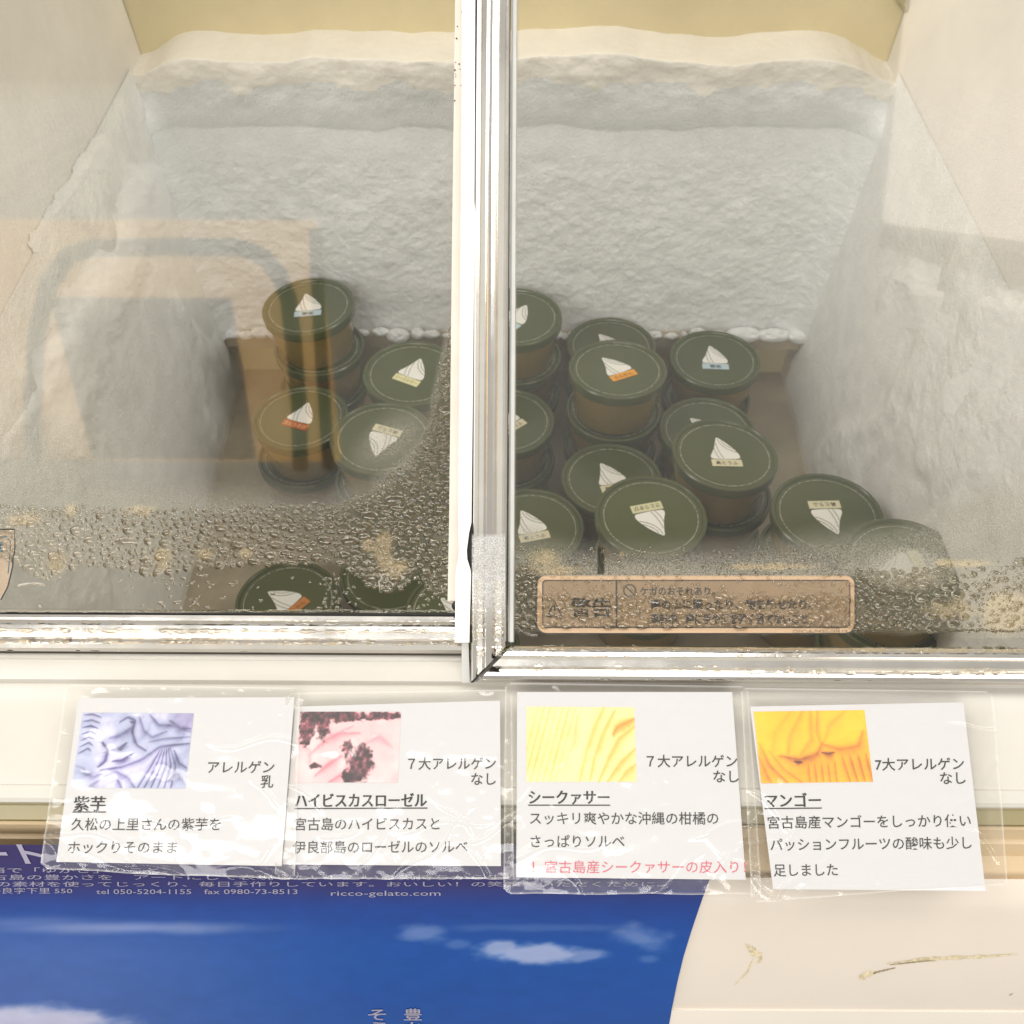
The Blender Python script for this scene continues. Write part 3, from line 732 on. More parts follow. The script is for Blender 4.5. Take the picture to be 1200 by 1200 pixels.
strip('rail_gap', [(605, 551, 553.5, 0), (625, 547.5, 553.5, 0), (645, 545.5, 553, 0), (658, 546.5, 553, 0), (668, 551, 553, 0)], P_right, 0.0020, 0.006, M_dark, right)
strip('corner_bracket', [(753.5, 541, 549, 0), (800, 541, 550.5, 0)], P_right, 0.001, 0.010, M_gasket, right)
strip('mitre_gap', [(752, 594.3, 597.3, 0), (800, 551.5, 555, 0)], P_right, 0.0028, 0.008, M_dark, right)
# left pane, rails ----------------------------------------------------
pane('glass_pane', P_left, -0.335, u_of(552, 700, P_left)+0.02, v_of(717, P_left), vtop, 0.004, left)
r0l = -v_of(718, P_left); ql = lambda py: -v_of(py, P_left)-r0l
railL = [(ql(719), -0.006), (ql(720.5), -0.0022), (ql(722), -0.0024), (ql(723), 0.0012), (ql(726), 0.0020), (ql(729), 0.0020), (ql(730.5), 0.0028), (ql(735), 0.0040), (ql(740), 0.0036), (ql(742.5), 0.0022), (ql(749), 0.0022), (ql(751), 0.0034), (ql(756), 0.0062), (ql(761), 0.0068), (ql(765), 0.0058), (ql(769), 0.0025), (ql(770), -0.004), (ql(771), -0.012), (ql(740), -0.014)]
A = P_left[0]+LV*v_of(718, P_left)
frame_rail(railL, A+LX*(-0.345), A+LX*u_of(542, 745, P_left), -LV, LN, 'bottom_rail', M_chrome, left)
strip('rail_gap', [(718.3, -420, 552, 0), (722.6, -420, 552, 0)], P_left, -0.0008, 0.002, M_dark, left)
strip('rail_gap', [(768.8, -420, 546, 0), (772.5, -420, 546, 0)], P_left, -0.006, 0.004, M_dark, left)
strip('edge_strip', [(-400, 532, 546, 0), (0, 533.5, 546, 0), (300, 529.5, 544, 0), (600, 526.5, 542.5, 0), (704, 524.5, 540, 0)], P_left, 0.0026, 0.0024, M_oldwhite, left)
V, Fc = [], []
c0 = at(535, 710, shift(P_left, 0.002)); bm = bmesh.new()
bmesh.ops.create_uvsphere(bm, u_segments=16, v_segments=10, radius=0.0022, matrix=Matrix.Translation(Vector(c0)))
me = bpy.data.meshes.new('bolt'); bm.to_mesh(me); bm.free(); me.transform(Matrix.Translation(-left.location)); link('bolt', me, M_rivet, left, smooth=True)
# dirt specks on the strip
sp = []
for (x, y) in [(536, 31), (535, 45), (534, 73), (538, 75), (533, 82), (534, 87), (539, 81), (533, 100), (534, 90), (533, 118), (541, 14), (540, 100)]:
    r = random.uniform(0.5, 1.3); sp.append(([(x+r*math.cos(a)*random.uniform(0.7, 1.2), y+r*math.sin(a)) for a in np.linspace(0, 5.4, 7)], [tuple(range(7))], 0))
V, Fc, mi = place2d(sp, lambda x, y: at(x, y, shift(P_left, 0.0029))); mesh('dirt_specks', V, Fc, M_dark, left)

# ---- warning sticker on the right pane
SP = shift(P_right, 0.0003)
ol = rrect(628, 673, 1003, 743, 11)
it = [(ol, [tuple(range(len(ol)))], 0)]
V, Fc, mi = place2d(it, lambda x, y: at(x, y, SP))
it2 = [(*frame2d(rrect(632.5, 677, 998.5, 739, 9), 5.5), 2), (*frame2d(rrect(628.5, 673.5, 1002.5, 742.5, 11), 1.6), 1), (*frame2d(rrect(636, 680, 996, 735, 4), 1.5), 1), (*rect2d(721.5, 680, 723.5, 735), 1)]
it2 += [(*frame2d([(653+8*math.cos(a), 0+0) for a in [0]]+[(0, 0)], 1), 1)][:0]
it2 += [(*stroke2d([(642, 722), (650, 704), (658, 722), (642, 722)], 1.8), 1), (*rect2d(649.2, 709, 650.8, 716), 1), (*rect2d(649.2, 718, 650.8, 720), 1)]
it2 += [(*text_px('警告', 669+ox, 721, 47, 24, bold=0.006), 1) for ox in (-0.6, 0, 0.6)]
th = np.linspace(0, 2*math.pi, 25); it2 += [(*stroke2d(np.stack([738+7*np.cos(th), 692+7*np.sin(th)], 1), 1.4), 1), (*stroke2d([(733, 687), (743, 697)], 1.3), 1)]
it2 += [(*text_px('ケガのおそれあり。', 750, 697, 88, 11, bold=0.02), 1), (*text_px('扉の上に乗ったり、物を載せたり、', 762, 713, 190, 12, bold=0.035), 1), (*text_px('運転中、扉に手や顔を強く当てないこと', 762, 730, 184, 12.5, bold=0.035), 1),
        (*text_px('OFC-6-P430-00510', 929, 742.3, 64, 6.4, bold=0.02), 1)]
V2, Fc2, mi2 = place2d(it2, lambda x, y: at(x, y, shift(SP, 0.00012)))
V = np.concatenate([V, V2]); Fc = Fc+[tuple(i+len(ol) for i in q2) for q2 in Fc2]; mi = mi+mi2
mesh('warning_sticker', V, Fc, [M_sticker, M_ink, M_stickeredge], right, mi=mi)
# ---- small sticker at the left edge of the left pane
M_blueink = pbr('blue_ink', srgb(40, 90, 120), 0.5)
SPL = shift(P_left, 0.0003)
ol = [(-60, 620), (17.5, 620), (17.8, 640), (15, 664), (9, 688), (2, 702), (-60, 704)]
V, Fc, mi = place2d([(ol, [tuple(range(len(ol)))], 0)], lambda x, y: at(x, y, SPL))
it2 = [(*stroke2d([(-60, 620.3), (17, 620.3), (17.6, 640), (14.8, 664), (9, 688), (1, 703)], 1.5), 1), (*stroke2d([(-20, 629), (8, 629), (12, 634), (12, 645), (9.5, 672)], 1.1), 2), (*text_px('注意', -22, 646, 26, 13, bold=0.02), 2)]
V2, Fc2, mi2 = place2d(it2, lambda x, y: at(x, y, shift(SPL, 0.00012)))
mesh('caution_sticker', np.concatenate([V, V2]), Fc+[tuple(i+len(ol) for i in q2) for q2 in Fc2], [M_sticker, M_ink, M_blueink], left, mi=mi+mi2)

# ---- mist: density map over each pane
def mist(plane, x0, x1, y0, y1, fn, parent, off, mat=None):
    nx, ny = int((x1-x0)/2)+1, int((y1-y0)/2)+1
    X, Y = np.meshgrid(np.linspace(x0, x1, nx), np.linspace(y0, y1, ny))
    a, tan_glint = fn(X, Y)
    P = at(X, Y, shift(plane, off)).reshape(-1, 3)
    keep = (a[:-1, :-1]+a[1:, 1:]+a[:-1, 1:]+a[1:, :-1]) > 0.004
    Q = grid_faces(nx, ny, keep); C = np.stack([a.ravel(), tan_glint.ravel(), 0*a.ravel()], 1)
    Vc, Qc, u = compact(P, Q); bigmesh('mist', Vc, Qc[:, ::-1], mat or M_mist, parent, colors=C[u])
def fog_edge_left(X):                      # row where the mist begins on the left pane
    return np.interp(X, [-80, 0, 80, 180, 300, 380, 430, 470, 500, 515, 530], [520, 525, 545, 548, 556, 560, 545, 505, 470, 400, 330])
def drop_edge_left(X):                     # row where the mist turns into droplets
    return np.interp(X, [-80, 0, 100, 200, 300, 400, 440, 480, 505, 516, 530], [600, 600, 602, 604, 600, 596, 580, 548, 500, 440, 380])
def drop_end_left(X):
    return np.interp(X, [-80, 0, 20, 40, 60, 75, 95, 130, 165, 190, 210, 260, 300, 340, 390, 415, 430, 450, 470, 490, 510, 530], [650, 655, 662, 676, 680, 668, 664, 665, 672, 676, 668, 664, 662, 662, 660, 672, 684, 694, 690, 668, 700, 700])
def mistL(X, Y):
    n = fbm(X/40, Y/40, 4, 5); n2 = fbm(X/14, Y/14, 3, 6)
    e = fog_edge_left(X)+18*(n-0.5); d = drop_edge_left(X); en = drop_end_left(X)+14*(n2-0.5)
    a = 0.50*sstep(e, e+48, Y)*(0.75+0.5*n)
    a = a*(1-0.62*sstep(d-6, d+14, Y))
    a = a*sstep(en+3, en-5, Y)
    rub = sstep(90, 20, np.hypot((X-20)/1.6, Y-555)); a = np.maximum(a, 0.45*rub*sstep(en+3, en-5, Y))
    smear = sstep(46, 8, np.hypot((X-462)/1.5, (Y-516)*1.0+(X-462)*0.45)); a = np.maximum(a, 0.42*smear)
    tan_glint = np.zeros_like(a)  # tan light reflected in fine drops, painted as patches of mist colour
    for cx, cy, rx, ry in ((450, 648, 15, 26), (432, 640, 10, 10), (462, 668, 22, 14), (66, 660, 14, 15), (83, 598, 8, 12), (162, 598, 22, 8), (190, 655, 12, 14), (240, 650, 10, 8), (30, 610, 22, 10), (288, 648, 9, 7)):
        tan_glint = np.maximum(tan_glint, sstep(1.25, 0.5, np.hypot((X-cx)/rx, (Y-cy)/ry)+0.9*(n2-0.5)))
    a = np.maximum(a, 0.55*tan_glint)
    return a, np.clip(tan_glint+0.22*sstep(d, d+30, Y), 0, 1)
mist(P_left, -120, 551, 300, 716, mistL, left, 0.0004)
def fog_edge_right(X):
    return np.interp(X, [600, 640, 700, 800, 900, 980, 1040, 1100, 1160, 1300], [618, 622, 630, 628, 622, 612, 606, 590, 560, 560])
def mistR(X, Y):
    n = fbm(X/40, Y/40, 4, 15); n2 = fbm(X/14, Y/14, 3, 16)
    e = fog_edge_right(X)+10*(n-0.5)
    a = (0.50+0.20*sstep(640, 690, Y))*sstep(e-4, e+38, Y)*(0.75+0.5*n)
    a = a*sstep(744, 738, Y+5*(n2-0.5))
    a = a*(1-0.75*((X > 628) & (X < 1003) & (Y > 674) & (Y < 743)))*(1-0.68*sstep(664, 676, Y)*((X < 628) | ((X > 1003) & (X < 1125))))
    a = a*(1-0.9*((X > 701) & (X < 707.5) & (Y > 640) & (Y < 674)))            # finger-wide clean stripe
    ov = np.hypot((X-1068)/78, (Y-680)/34); a = a*(1-0.10*sstep(1.0, 0.7, ov)); a = np.maximum(a, 0.86*sstep(1.3, 0.4, np.hypot((X-1062)/70, (Y-664)/32))); a = np.maximum(a, 0.60*sstep(1090, 1200, X)*sstep(570, 640, Y))
    tan_glint = np.zeros_like(a)  # reflected tan light put into the mist colour on this pane too
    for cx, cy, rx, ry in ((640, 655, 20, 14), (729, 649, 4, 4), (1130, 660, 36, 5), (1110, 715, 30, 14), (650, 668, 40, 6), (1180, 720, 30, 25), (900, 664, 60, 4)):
        tan_glint = np.maximum(tan_glint, sstep(1.3, 0.4, np.hypot((X-cx)/rx, (Y-cy)/ry)+0.9*(n2-0.5)))
    a = np.maximum(a, 0.55*tan_glint)
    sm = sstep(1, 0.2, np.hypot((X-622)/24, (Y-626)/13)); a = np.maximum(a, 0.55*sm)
    return a, np.clip(tan_glint+0.18*sstep(650, 690, Y), 0, 1)
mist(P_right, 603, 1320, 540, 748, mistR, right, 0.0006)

# thin milky film over the clear part of each pane
def filmL(X, Y):
    n = fbm(X/70, Y/110, 4, 25); st = fbm(X/16+Y/9, Y/160, 3, 26)
    a = (0.018+0.04*(n-0.35)+0.10*sstep(200, 20, X+0.28*Y-60)*(0.4+0.9*st))*sstep(85, 130, Y)*sstep(600, 540, Y); return np.clip(a, 0, 1), 0*X
mist(P_left, -120, 524, 60, 610, filmL, left, 0.0002, M_breath)
def filmR(X, Y):
    n = fbm(X/70, Y/110, 4, 35); st = fbm(X/16-Y/9, Y/160, 3, 36)
    a = (0.016+0.04*(n-0.35)+0.09*sstep(960, 1120, X-0.12*Y)*(0.4+0.9*st))*sstep(85, 130, Y)*sstep(625, 560, Y); return np.clip(a, 0, 1), 0*X
mist(P_right, 603, 1320, 60, 630, filmR, right, 0.0002, M_breath)

# ---- water droplets: one relief per pane
def drops_relief(name, plane, x0, x1, y0, y1, step, drops, parent, off, warp=1.6, seed=3, scale=K, zcut=0.05):
    nx, ny = int((x1-x0)/step)+1, int((y1-y0)/step)+1
    xs = x0+np.arange(nx)*step; ys = y0+np.arange(ny)*step
    X, Y = np.meshgrid(xs, ys); H = np.zeros((ny, nx))
    WX = X+warp*2*(fbm(X/5, Y/5, 2, seed)-0.5); WY = Y+warp*2*(fbm(X/5+40, Y/5, 2, seed+3)-0.5)
    for cx, cy, r, ax, hh in drops:
        i0 = max(0, int((cx-r*ax-3-x0)/step)); i1 = min(nx, int((cx+r*ax+3-x0)/step)+2); j0 = max(0, int((cy-r-3-y0)/step)); j1 = min(ny, int((cy+r+3-y0)/step)+2)
        if i1 <= i0 or j1 <= j0: continue
        d2 = ((WX[j0:j1, i0:i1]-cx)/(r*ax))**2+((WY[j0:j1, i0:i1]-cy)/r)**2
        np.maximum(H[j0:j1, i0:i1], hh*r*np.sqrt(np.clip(1-d2, 0, 1)), out=H[j0:j1, i0:i1])
    Hs = H.copy(); Hs[1:-1, 1:-1] = (4*H[1:-1, 1:-1]+H[:-2, 1:-1]+H[2:, 1:-1]+H[1:-1, :-2]+H[1:-1, 2:])/8
    keep = np.maximum(np.maximum(H[:-1, :-1], H[1:, 1:]), np.maximum(H[1:, :-1], H[:-1, 1:])) > zcut
    n = plane[1]; P = at(X, Y, shift(plane, off))+n*(Hs*scale)[..., None]
    Q = grid_faces(nx, ny, keep); Vc, Qc, _ = compact(P.reshape(-1, 3), Q)
    return bigmesh(name, Vc, Qc[:, ::-1], M_water, parent)
R = random.Random(12)
def throw(x0, x1, y0, y1, dens, sizes, pre=(), gap=1.02):
    """beads that keep clear of each other; dens(x, y, r) is the chance a bead of that size may sit there"""
    cell = 8.0; G = {}; out_ = []
    def put(b):
        out_.append(b); G.setdefault((int(b[0]//cell), int(b[1]//cell)), []).append(b)
    for b in pre: put(b)
    for r, tries in sizes:
        for _ in range(tries):
            x = R.uniform(x0, x1); y = R.uniform(y0, y1); rr_ = r*R.uniform(0.85, 1.2)
            if R.random() > dens(x, y, rr_): continue
            ax = R.uniform(1.0, 1.7) if r > 1.5 else R.uniform(1.0, 1.3); ok = True
            ci_, cj_ = int(x//cell), int(y//cell)
            for a in (-2, -1, 0, 1, 2):
                for b in (-2, -1, 0, 1, 2):
                    for q_ in G.get((ci_+a, cj_+b), ()):
                        if ((x-q_[0])/(rr_*ax+q_[2]*q_[3]))**2+((y-q_[1])/(rr_+q_[2]))**2 < gap: ok = False; break
                    if not ok: break
                if not ok: break
            if ok: put((x, y, rr_, ax, R.uniform(0.45, 0.68)))
    return out_
def densL(x, y, r):
    top = float(drop_edge_left(x)); end = float(drop_end_left(x))
    if y < top-8 or y > end or x > 529-(y-400)*0.008: return 0
    t = (y-top)/max(25, end-top)
    if r > 3.3: return min(1, max(0, t*1.5))*0.7
    if r > 2.2: return min(1, max(0.0, 0.25+t*2))
    return 1.0 if t > -0.05 else 0.5
pre = [(148, 634, 5, 2.6, 0.4), (134, 650, 4.2, 1.8, 0.45), (172, 656, 4.6, 1.7, 0.45), (128, 662, 4, 1.8, 0.45), (462, 585, 5, 2.2, 0.4), (478, 602, 5, 1.3, 0.4), (466, 596, 3.4, 2.4, 0.4), (452, 647, 4, 1.1, 0.5), (479, 649, 4.6, 1.1, 0.5),
       (415, 622, 5, 1.1, 0.4), (404, 650, 5, 1.2, 0.4), (340, 640, 5, 1.3, 0.4), (60, 636, 4, 1.9, 0.45), (92, 650, 4.2, 1.6, 0.45), (510, 620, 4, 1.0, 0.5), (500, 655, 4.2, 1.0, 0.5), (220, 632, 4, 1.5, 0.45), (262, 645, 4, 1.5, 0.45)]
dl = throw(-60, 530, 372, 712, densL, ((5.2, 900), (3.9, 4500), (2.8, 12000), (2.0, 16000), (1.4, 14000)), pre)
for _ in range(150):                                     # strays on the wiped strip below
    x = R.choice([R.uniform(10, 520), R.gauss(215, 16), R.gauss(395, 12), R.gauss(505, 10)]); y = R.uniform(672, 714)
    dl.append((x, y, R.choice([0.8, 1.1, 1.5]), R.uniform(1, 2), 0.5))
for x in np.arange(22, 52, 1.5): dl.append((x, 686+2*math.sin(x/8), 1.4, 1.4, 0.5))
drops_relief('water_drops', P_left, -62, 531, 372, 716, 0.65, dl, left, 0.0005, warp=1.3)
def densR(x, y, r):
    if x < 629: return (1 if y > 664 else 0.35 if r < 1.8 else 0)*(1 if y < 736 else 0)
    if x < 1003:
        if y < 674: return 0.25 if r < 1.4 else 0
        if y > 734: return 0
        if y < 698: return 0.22 if r < 1.6 else 0.0
        return 1 if r > 1.8 or y > 722 else 0.6
    if x < 1125:
        lim = 668+max(0, (x-1080))*0.2
        if y < lim or y > 737: return 0
        return (0.9 if r > 1.8 else 1)*(1 if y < 731 else 0.25)
    return (0.7 if r < 1.5 else 0.04)*min(1, max(0, (y-655)/25))
pre = [(967, 720, 6.5, 1.1, 0.42), (986, 711, 8, 0.75, 0.42), (1012, 701, 6.5, 1.0, 0.42), (1040, 694, 5, 1.6, 0.42), (1068, 676, 4.5, 1.7, 0.42), (1036, 674, 5, 1.3, 0.42), (1070, 710, 5, 1.3, 0.42), (1142, 699, 4, 1.7, 0.42), (1010, 680, 5, 1.4, 0.42), (1103, 668, 5, 1.6, 0.42),
       (700, 716, 4.6, 1.4, 0.45), (822, 718, 4.6, 1.4, 0.45), (744, 719, 4.4, 1.5, 0.45), (672, 721, 4.6, 1.3, 0.45), (880, 722, 4.2, 1.5, 0.45), (617, 684, 4, 1.2, 0.45), (613, 712, 4, 1.0, 0.45), (930, 716, 4.5, 1.3, 0.45)]
dr = throw(604, 1255, 640, 741, densR, ((5.0, 700), (3.8, 3000), (2.7, 8000), (1.9, 5000), (1.35, 4000)), pre)
drops_relief('water_drops', P_right, 604, 1260, 638, 744, 0.65, dr, right, 0.0007, warp=1.0)
# bead of water collected along the lower glass edge
bl = [(x, 744.5-1.5*math.exp(-((x-606)/8)**2)*6, 1.2, 1.8, 0.5) for x in np.arange(606, 628, 1.2)]
drops_relief('water_film', P_right, 604, 632, 730, 748, 0.8, bl, right, 0.0007)
bl = [(x, 739, 1.0, 2.0, 0.5) for x in np.arange(1005, 1260, 1.5)]
drops_relief('water_film', P_right, 604, 1262, 730, 748, 0.8, bl, right, 0.0007)
bl = [(x, 716.2, 0.9, 2.0, 0.5) for x in np.arange(-60, 545, 1.5)]
drops_relief('water_film', P_left, -62, 546, 712, 719, 0.8, bl, left, 0.0005)
# droplets sitting on the chrome
def rail_drops(parent, plane, x0, x1, bands, n, seed, step=0.8):
    r_ = random.Random(seed); d = []
    for _ in range(n):
        lo_, hi_, dens = r_.choice(bands); x = r_.uniform(x0, x1)
        if dens(x) < r_.random(): continue
        r = r_.choice([0.9, 1.2, 1.6, 2.2, 2.8]); d.append((x, min(hi_-r*0.4, r_.uniform(lo_, hi_)), r, r_.uniform(1.0, 3.0), 0.26))
    return d
def wob(s): return lambda x: 0.15+0.85*float(vnoise(np.array([x/60.0]), np.array([s*3.7]), 91)[0])
d = rail_drops(right, P_right, 562, 1205, [(760, 769, wob(1)), (760, 769, wob(1)), (784, 797, wob(2))], 800, 5)
drops_relief('rail_droplets', P_right, 560, 1206, 757, 800, 0.8, [k_ for k_ in d if k_[1] < 772], right, 0.0049)
drops_relief('rail_droplets', P_right, 560, 1206, 757, 800, 0.8, [k_ for k_ in d if k_[1] >= 772], right, 0.0066)
d = rail_drops(left, P_left, -20, 540, [(730, 741, wob(4)), (730, 741, wob(4)), (751, 762, wob(5))], 700, 6)
drops_relief('rail_droplets', P_left, -20, 540, 728, 768, 0.8, [k_ for k_ in d if k_[1] < 745], left, 0.0036)
drops_relief('rail_droplets', P_left, -20, 540, 728, 768, 0.8, [k_ for k_ in d if k_[1] >= 745], left, 0.0060)
d = []
for _ in range(900):
    x = R.uniform(554, 590); y = R.uniform(628, 752)
    if R.random() < (0.25 if y < 680 else 0.85 if y < 728 else 0.3): d.append((x, y, R.choice([0.8, 1.0, 1.5, 2.2]) if y > 680 else 0.8, R.uniform(0.8, 1.5), 0.35))
drops_relief('rail_droplets', P_right, 553, 592, 624, 756, 0.8, d, right, 0.0052)
# frosty breath on the lower end of the chrome side rail
def mistS(X, Y):
    n = fbm(X/6, Y/6, 3, 66); return 0.75*sstep(624, 630, Y+4*(n-0.5))*sstep(745, 690, Y)*(0.6+0.6*n), 0*X
mist(P_right, 553, 592, 615, 750, mistS, right, 0.0088, M_breath)

# ================================================================== CARDS
def card_plane(y0, z0, y1, z1, lift=0.0):
    a = zpt(y0, z0); b = zpt(y1, z1); t = b-a; t /= np.linalg.norm(t); n = np.array([0, t[1], -t[0]])
    if n[2] < 0: n = -n
    return (np.array([0, a[0], a[1]])+n*lift, n)
def painted(name, quad, img, pl, parent, mat):
    """a small printed picture: a fine sheet with one colour per point"""
    h, w_ = img.shape[:2]; U, Vv = np.meshgrid(np.linspace(0, 1, w_), np.linspace(0, 1, h))
    q = np.array(quad, float)
    P = (q[0]*(1-U)[..., None]+q[1]*U[..., None])*(1-Vv)[..., None]+(q[3]*(1-U)[..., None]+q[2]*U[..., None])*Vv[..., None]
    W = at(P[..., 0], P[..., 1], pl).reshape(-1, 3)
    return bigmesh(name, W, grid_faces(w_, h)[:, ::-1], mat, parent, smooth=False, colors=lin(img.reshape(-1, 3)))
def ramp(t, stops):
    xs = [s_[0] for s_ in stops]; return np.stack([np.interp(t, xs, [s_[1][k] for s_ in stops]) for k in range(3)], -1)
PW, PH = 170, 116
U, Vv = np.meshgrid(np.linspace(0, 1.5, PW), np.linspace(0, 1, PH))
def ribs(phase, sharp=1.0):
    return np.power(np.abs(np.sin(phase)), sharp)
def crease(curves, side=0.5):
    """shade from a set of folds: [(points, width, depth)]"""
    sh = np.zeros_like(U)
    for pts, wd, dp in curves:
        pts = np.array(pts, float); n = len(pts); tt = np.linspace(0, 1, 40)
        sp = np.stack([np.interp(tt, np.linspace(0, 1, n), pts[:, k]) for k in range(2)], 1)
        for _ in range(3): sp[1:-1] = (sp[:-2]+2*sp[1:-1]+sp[2:])/4
        best = np.full(U.shape, 9.0); sg = np.zeros_like(U); along = np.zeros_like(U)
        for i in range(39):
            a, b = sp[i], sp[i+1]; d = b-a; q_ = np.clip(((U-a[0])*d[0]+(Vv-a[1])*d[1])/(d@d+1e-9), 0, 1)
            ex_, ey_ = U-a[0]-q_*d[0], Vv-a[1]-q_*d[1]; dd = np.hypot(ex_, ey_); m_ = dd < best
            best = np.where(m_, dd, best); sg = np.where(m_, np.sign(d[0]*ey_-d[1]*ex_), sg); along = np.where(m_, tt[i], along)
        taper = 0.35+0.65*np.sin(np.pi*np.clip(along, 0.03, 0.97))
        w_ = wd*taper*np.where(sg > 0, 1.0, side)
        sh = np.maximum(sh, dp*np.exp(-(best/w_)**1.3))
    return sh
def pic_lilac():
    cv = [([(0.03, 0.03+0.085*k), (0.14, 0.02+0.075*k), (0.26-0.012*k, 0.06+0.075*k)], 0.020, 0.85) for k in range(7)]
    cv += [([(0.33, 0.40), (0.41, 0.50), (0.40, 0.64), (0.32, 0.72)], 0.05, 1.0), ([(0.42, 0.33), (0.55, 0.30), (0.70, 0.18)], 0.07, 0.6), ([(0.46, 0.49), (0.56, 0.48), (0.64, 0.40)], 0.05, 0.9),
           ([(0.50, 0.64), (0.62, 0.63), (0.73, 0.55)], 0.05, 1.0), ([(0.52, 0.12), (0.62, 0.05), (0.73, 0.10), (0.70, 0.24), (0.78, 0.42), (0.92, 0.50)], 0.035, 0.8),
           ([(0.66, 0.11), (0.72, 0.13)], 0.03, 1.0), ([(0.78, 0.06), (0.86, 0.24), (0.98, 0.32), (1.16, 0.24)], 0.04, 0.55), ([(0.92, 0.03), (1.05, 0.16), (1.22, 0.16), (1.48, 0.24)], 0.045, 0.65),
           ([(1.20, 0.10), (1.34, 0.20), (1.48, 0.20)], 0.06, 0.7), ([(0.36, 0.76), (0.62, 0.72), (0.88, 0.62), (1.10, 0.44), (1.48, 0.40)], 0.045, 0.75), ([(0.95, 0.38), (1.14, 0.34), (1.48, 0.31)], 0.03, 0.55),
           ([(0.42, 0.84), (0.55, 0.78), (0.72, 0.86), (0.84, 1.0)], 0.05, 0.6), ([(0.60, 0.9), (0.66, 1.0)], 0.05, 0.8), ([(0.14, 0.80), (0.26, 0.86), (0.36, 0.82)], 0.06, 0.55), ([(0.22, 0.98), (0.34, 0.9)], 0.04, 0.7)]
    cv += [([(1.13+0.02*k, 0.44), (1.02+0.065*k, 0.7), (0.86+0.09*k, 1.02)], 0.028, 0.75) for k in range(6)]
    cv += [([(1.30, 0.5), (1.38, 0.66), (1.48, 0.72)], 0.05, 0.8), ([(1.26, 0.9), (1.38, 0.8), (1.46, 0.9)], 0.06, 0.7), ([(0.0, 0.7), (0.12, 0.74), (0.2, 0.95)], 0.03, 0.3)]
    n = fbm(U*5, Vv*5, 4, 221); t = 0.95+0.18*(n-0.5)-0.72*crease(cv)-0.13*(1-ribs(np.hypot(U-0.2, Vv+0.3)*16+3*n, 0.6))+0.10*(fbm(U*24, Vv*24, 2, 225)-0.5)
    bl = sstep(0.40, 0.62, fbm(U*3+3, Vv*3, 3, 231)+0.35*(sstep(0.5, 0.95, Vv)*(sstep(0.5, 0.1, U)+sstep(1.2, 1.4, U))))
    c = ramp(t, [(0.1, (44, 38, 74)), (0.35, (104, 98, 156)), (0.62, (166, 164, 212)), (0.85, (206, 206, 236)), (1, (226, 226, 244))])
    pk = sstep(0.28, 0.1, Vv)*sstep(1.10, 1.35, U); c = c*(1-0.4*pk[..., None])+np.array((160, 112, 170))*0.4*pk[..., None]
    return c*(1-0.4*bl[..., None])+np.array((142, 160, 214))*(0.4*bl*np.clip(t, 0.2, 1.1))[..., None]
def pic_pink():
    n = fbm(U*4, Vv*4, 4, 301); f = fbm(U*18, Vv*18, 3, 311)
    cv = [([(0.18, 0.62), (0.40, 0.40), (0.62, 0.30), (0.9, 0.30)], 0.06, 0.7), ([(0.30, 0.90), (0.48, 0.74), (0.66, 0.62)], 0.06, 0.8), ([(0.05, 0.45), (0.2, 0.55), (0.22, 0.8)], 0.05, 0.5), ([(0.5, 1.0), (0.72, 0.86), (0.80, 0.6)], 0.05, 0.7), ([(1.0, 0.45), (1.2, 0.35), (1.4, 0.5)], 0.06, 0.4), ([(0.36, 0.2), (0.5, 0.34), (0.8, 0.2)], 0.05, 0.5)]
    t = 0.80+0.35*(n-0.5)-0.45*crease(cv)
    c = ramp(t, [(0.2, (196, 84, 108)), (0.45, (228, 142, 156)), (0.7, (244, 190, 196)), (1, (252, 228, 228))])
    dk = np.zeros_like(U)
    for cx, cy, rx, ry in ((0.14, 0.2, 0.13, 0.26), (0.34, 0.08, 0.12, 0.3), (0.66, 0.05, 0.34, 0.09), (1.2, 0.06, 0.3, 0.06), (0.92, 0.76, 0.20, 0.26), (0.74, 0.50, 0.10, 0.09), (0.28, 0.76, 0.09, 0.05)):
        dk = np.maximum(dk, sstep(1.25, 0.75, np.hypot((U-cx)/rx, (Vv-cy)/ry)+0.9*(f-0.5)+0.8*(n-0.5)))
    dc = ramp(f, [(0.2, (40, 26, 34)), (0.5, (84, 50, 62)), (0.75, (150, 76, 92)), (0.95, (204, 150, 160))])
    return c*(1-dk[..., None])+dc*dk[..., None]
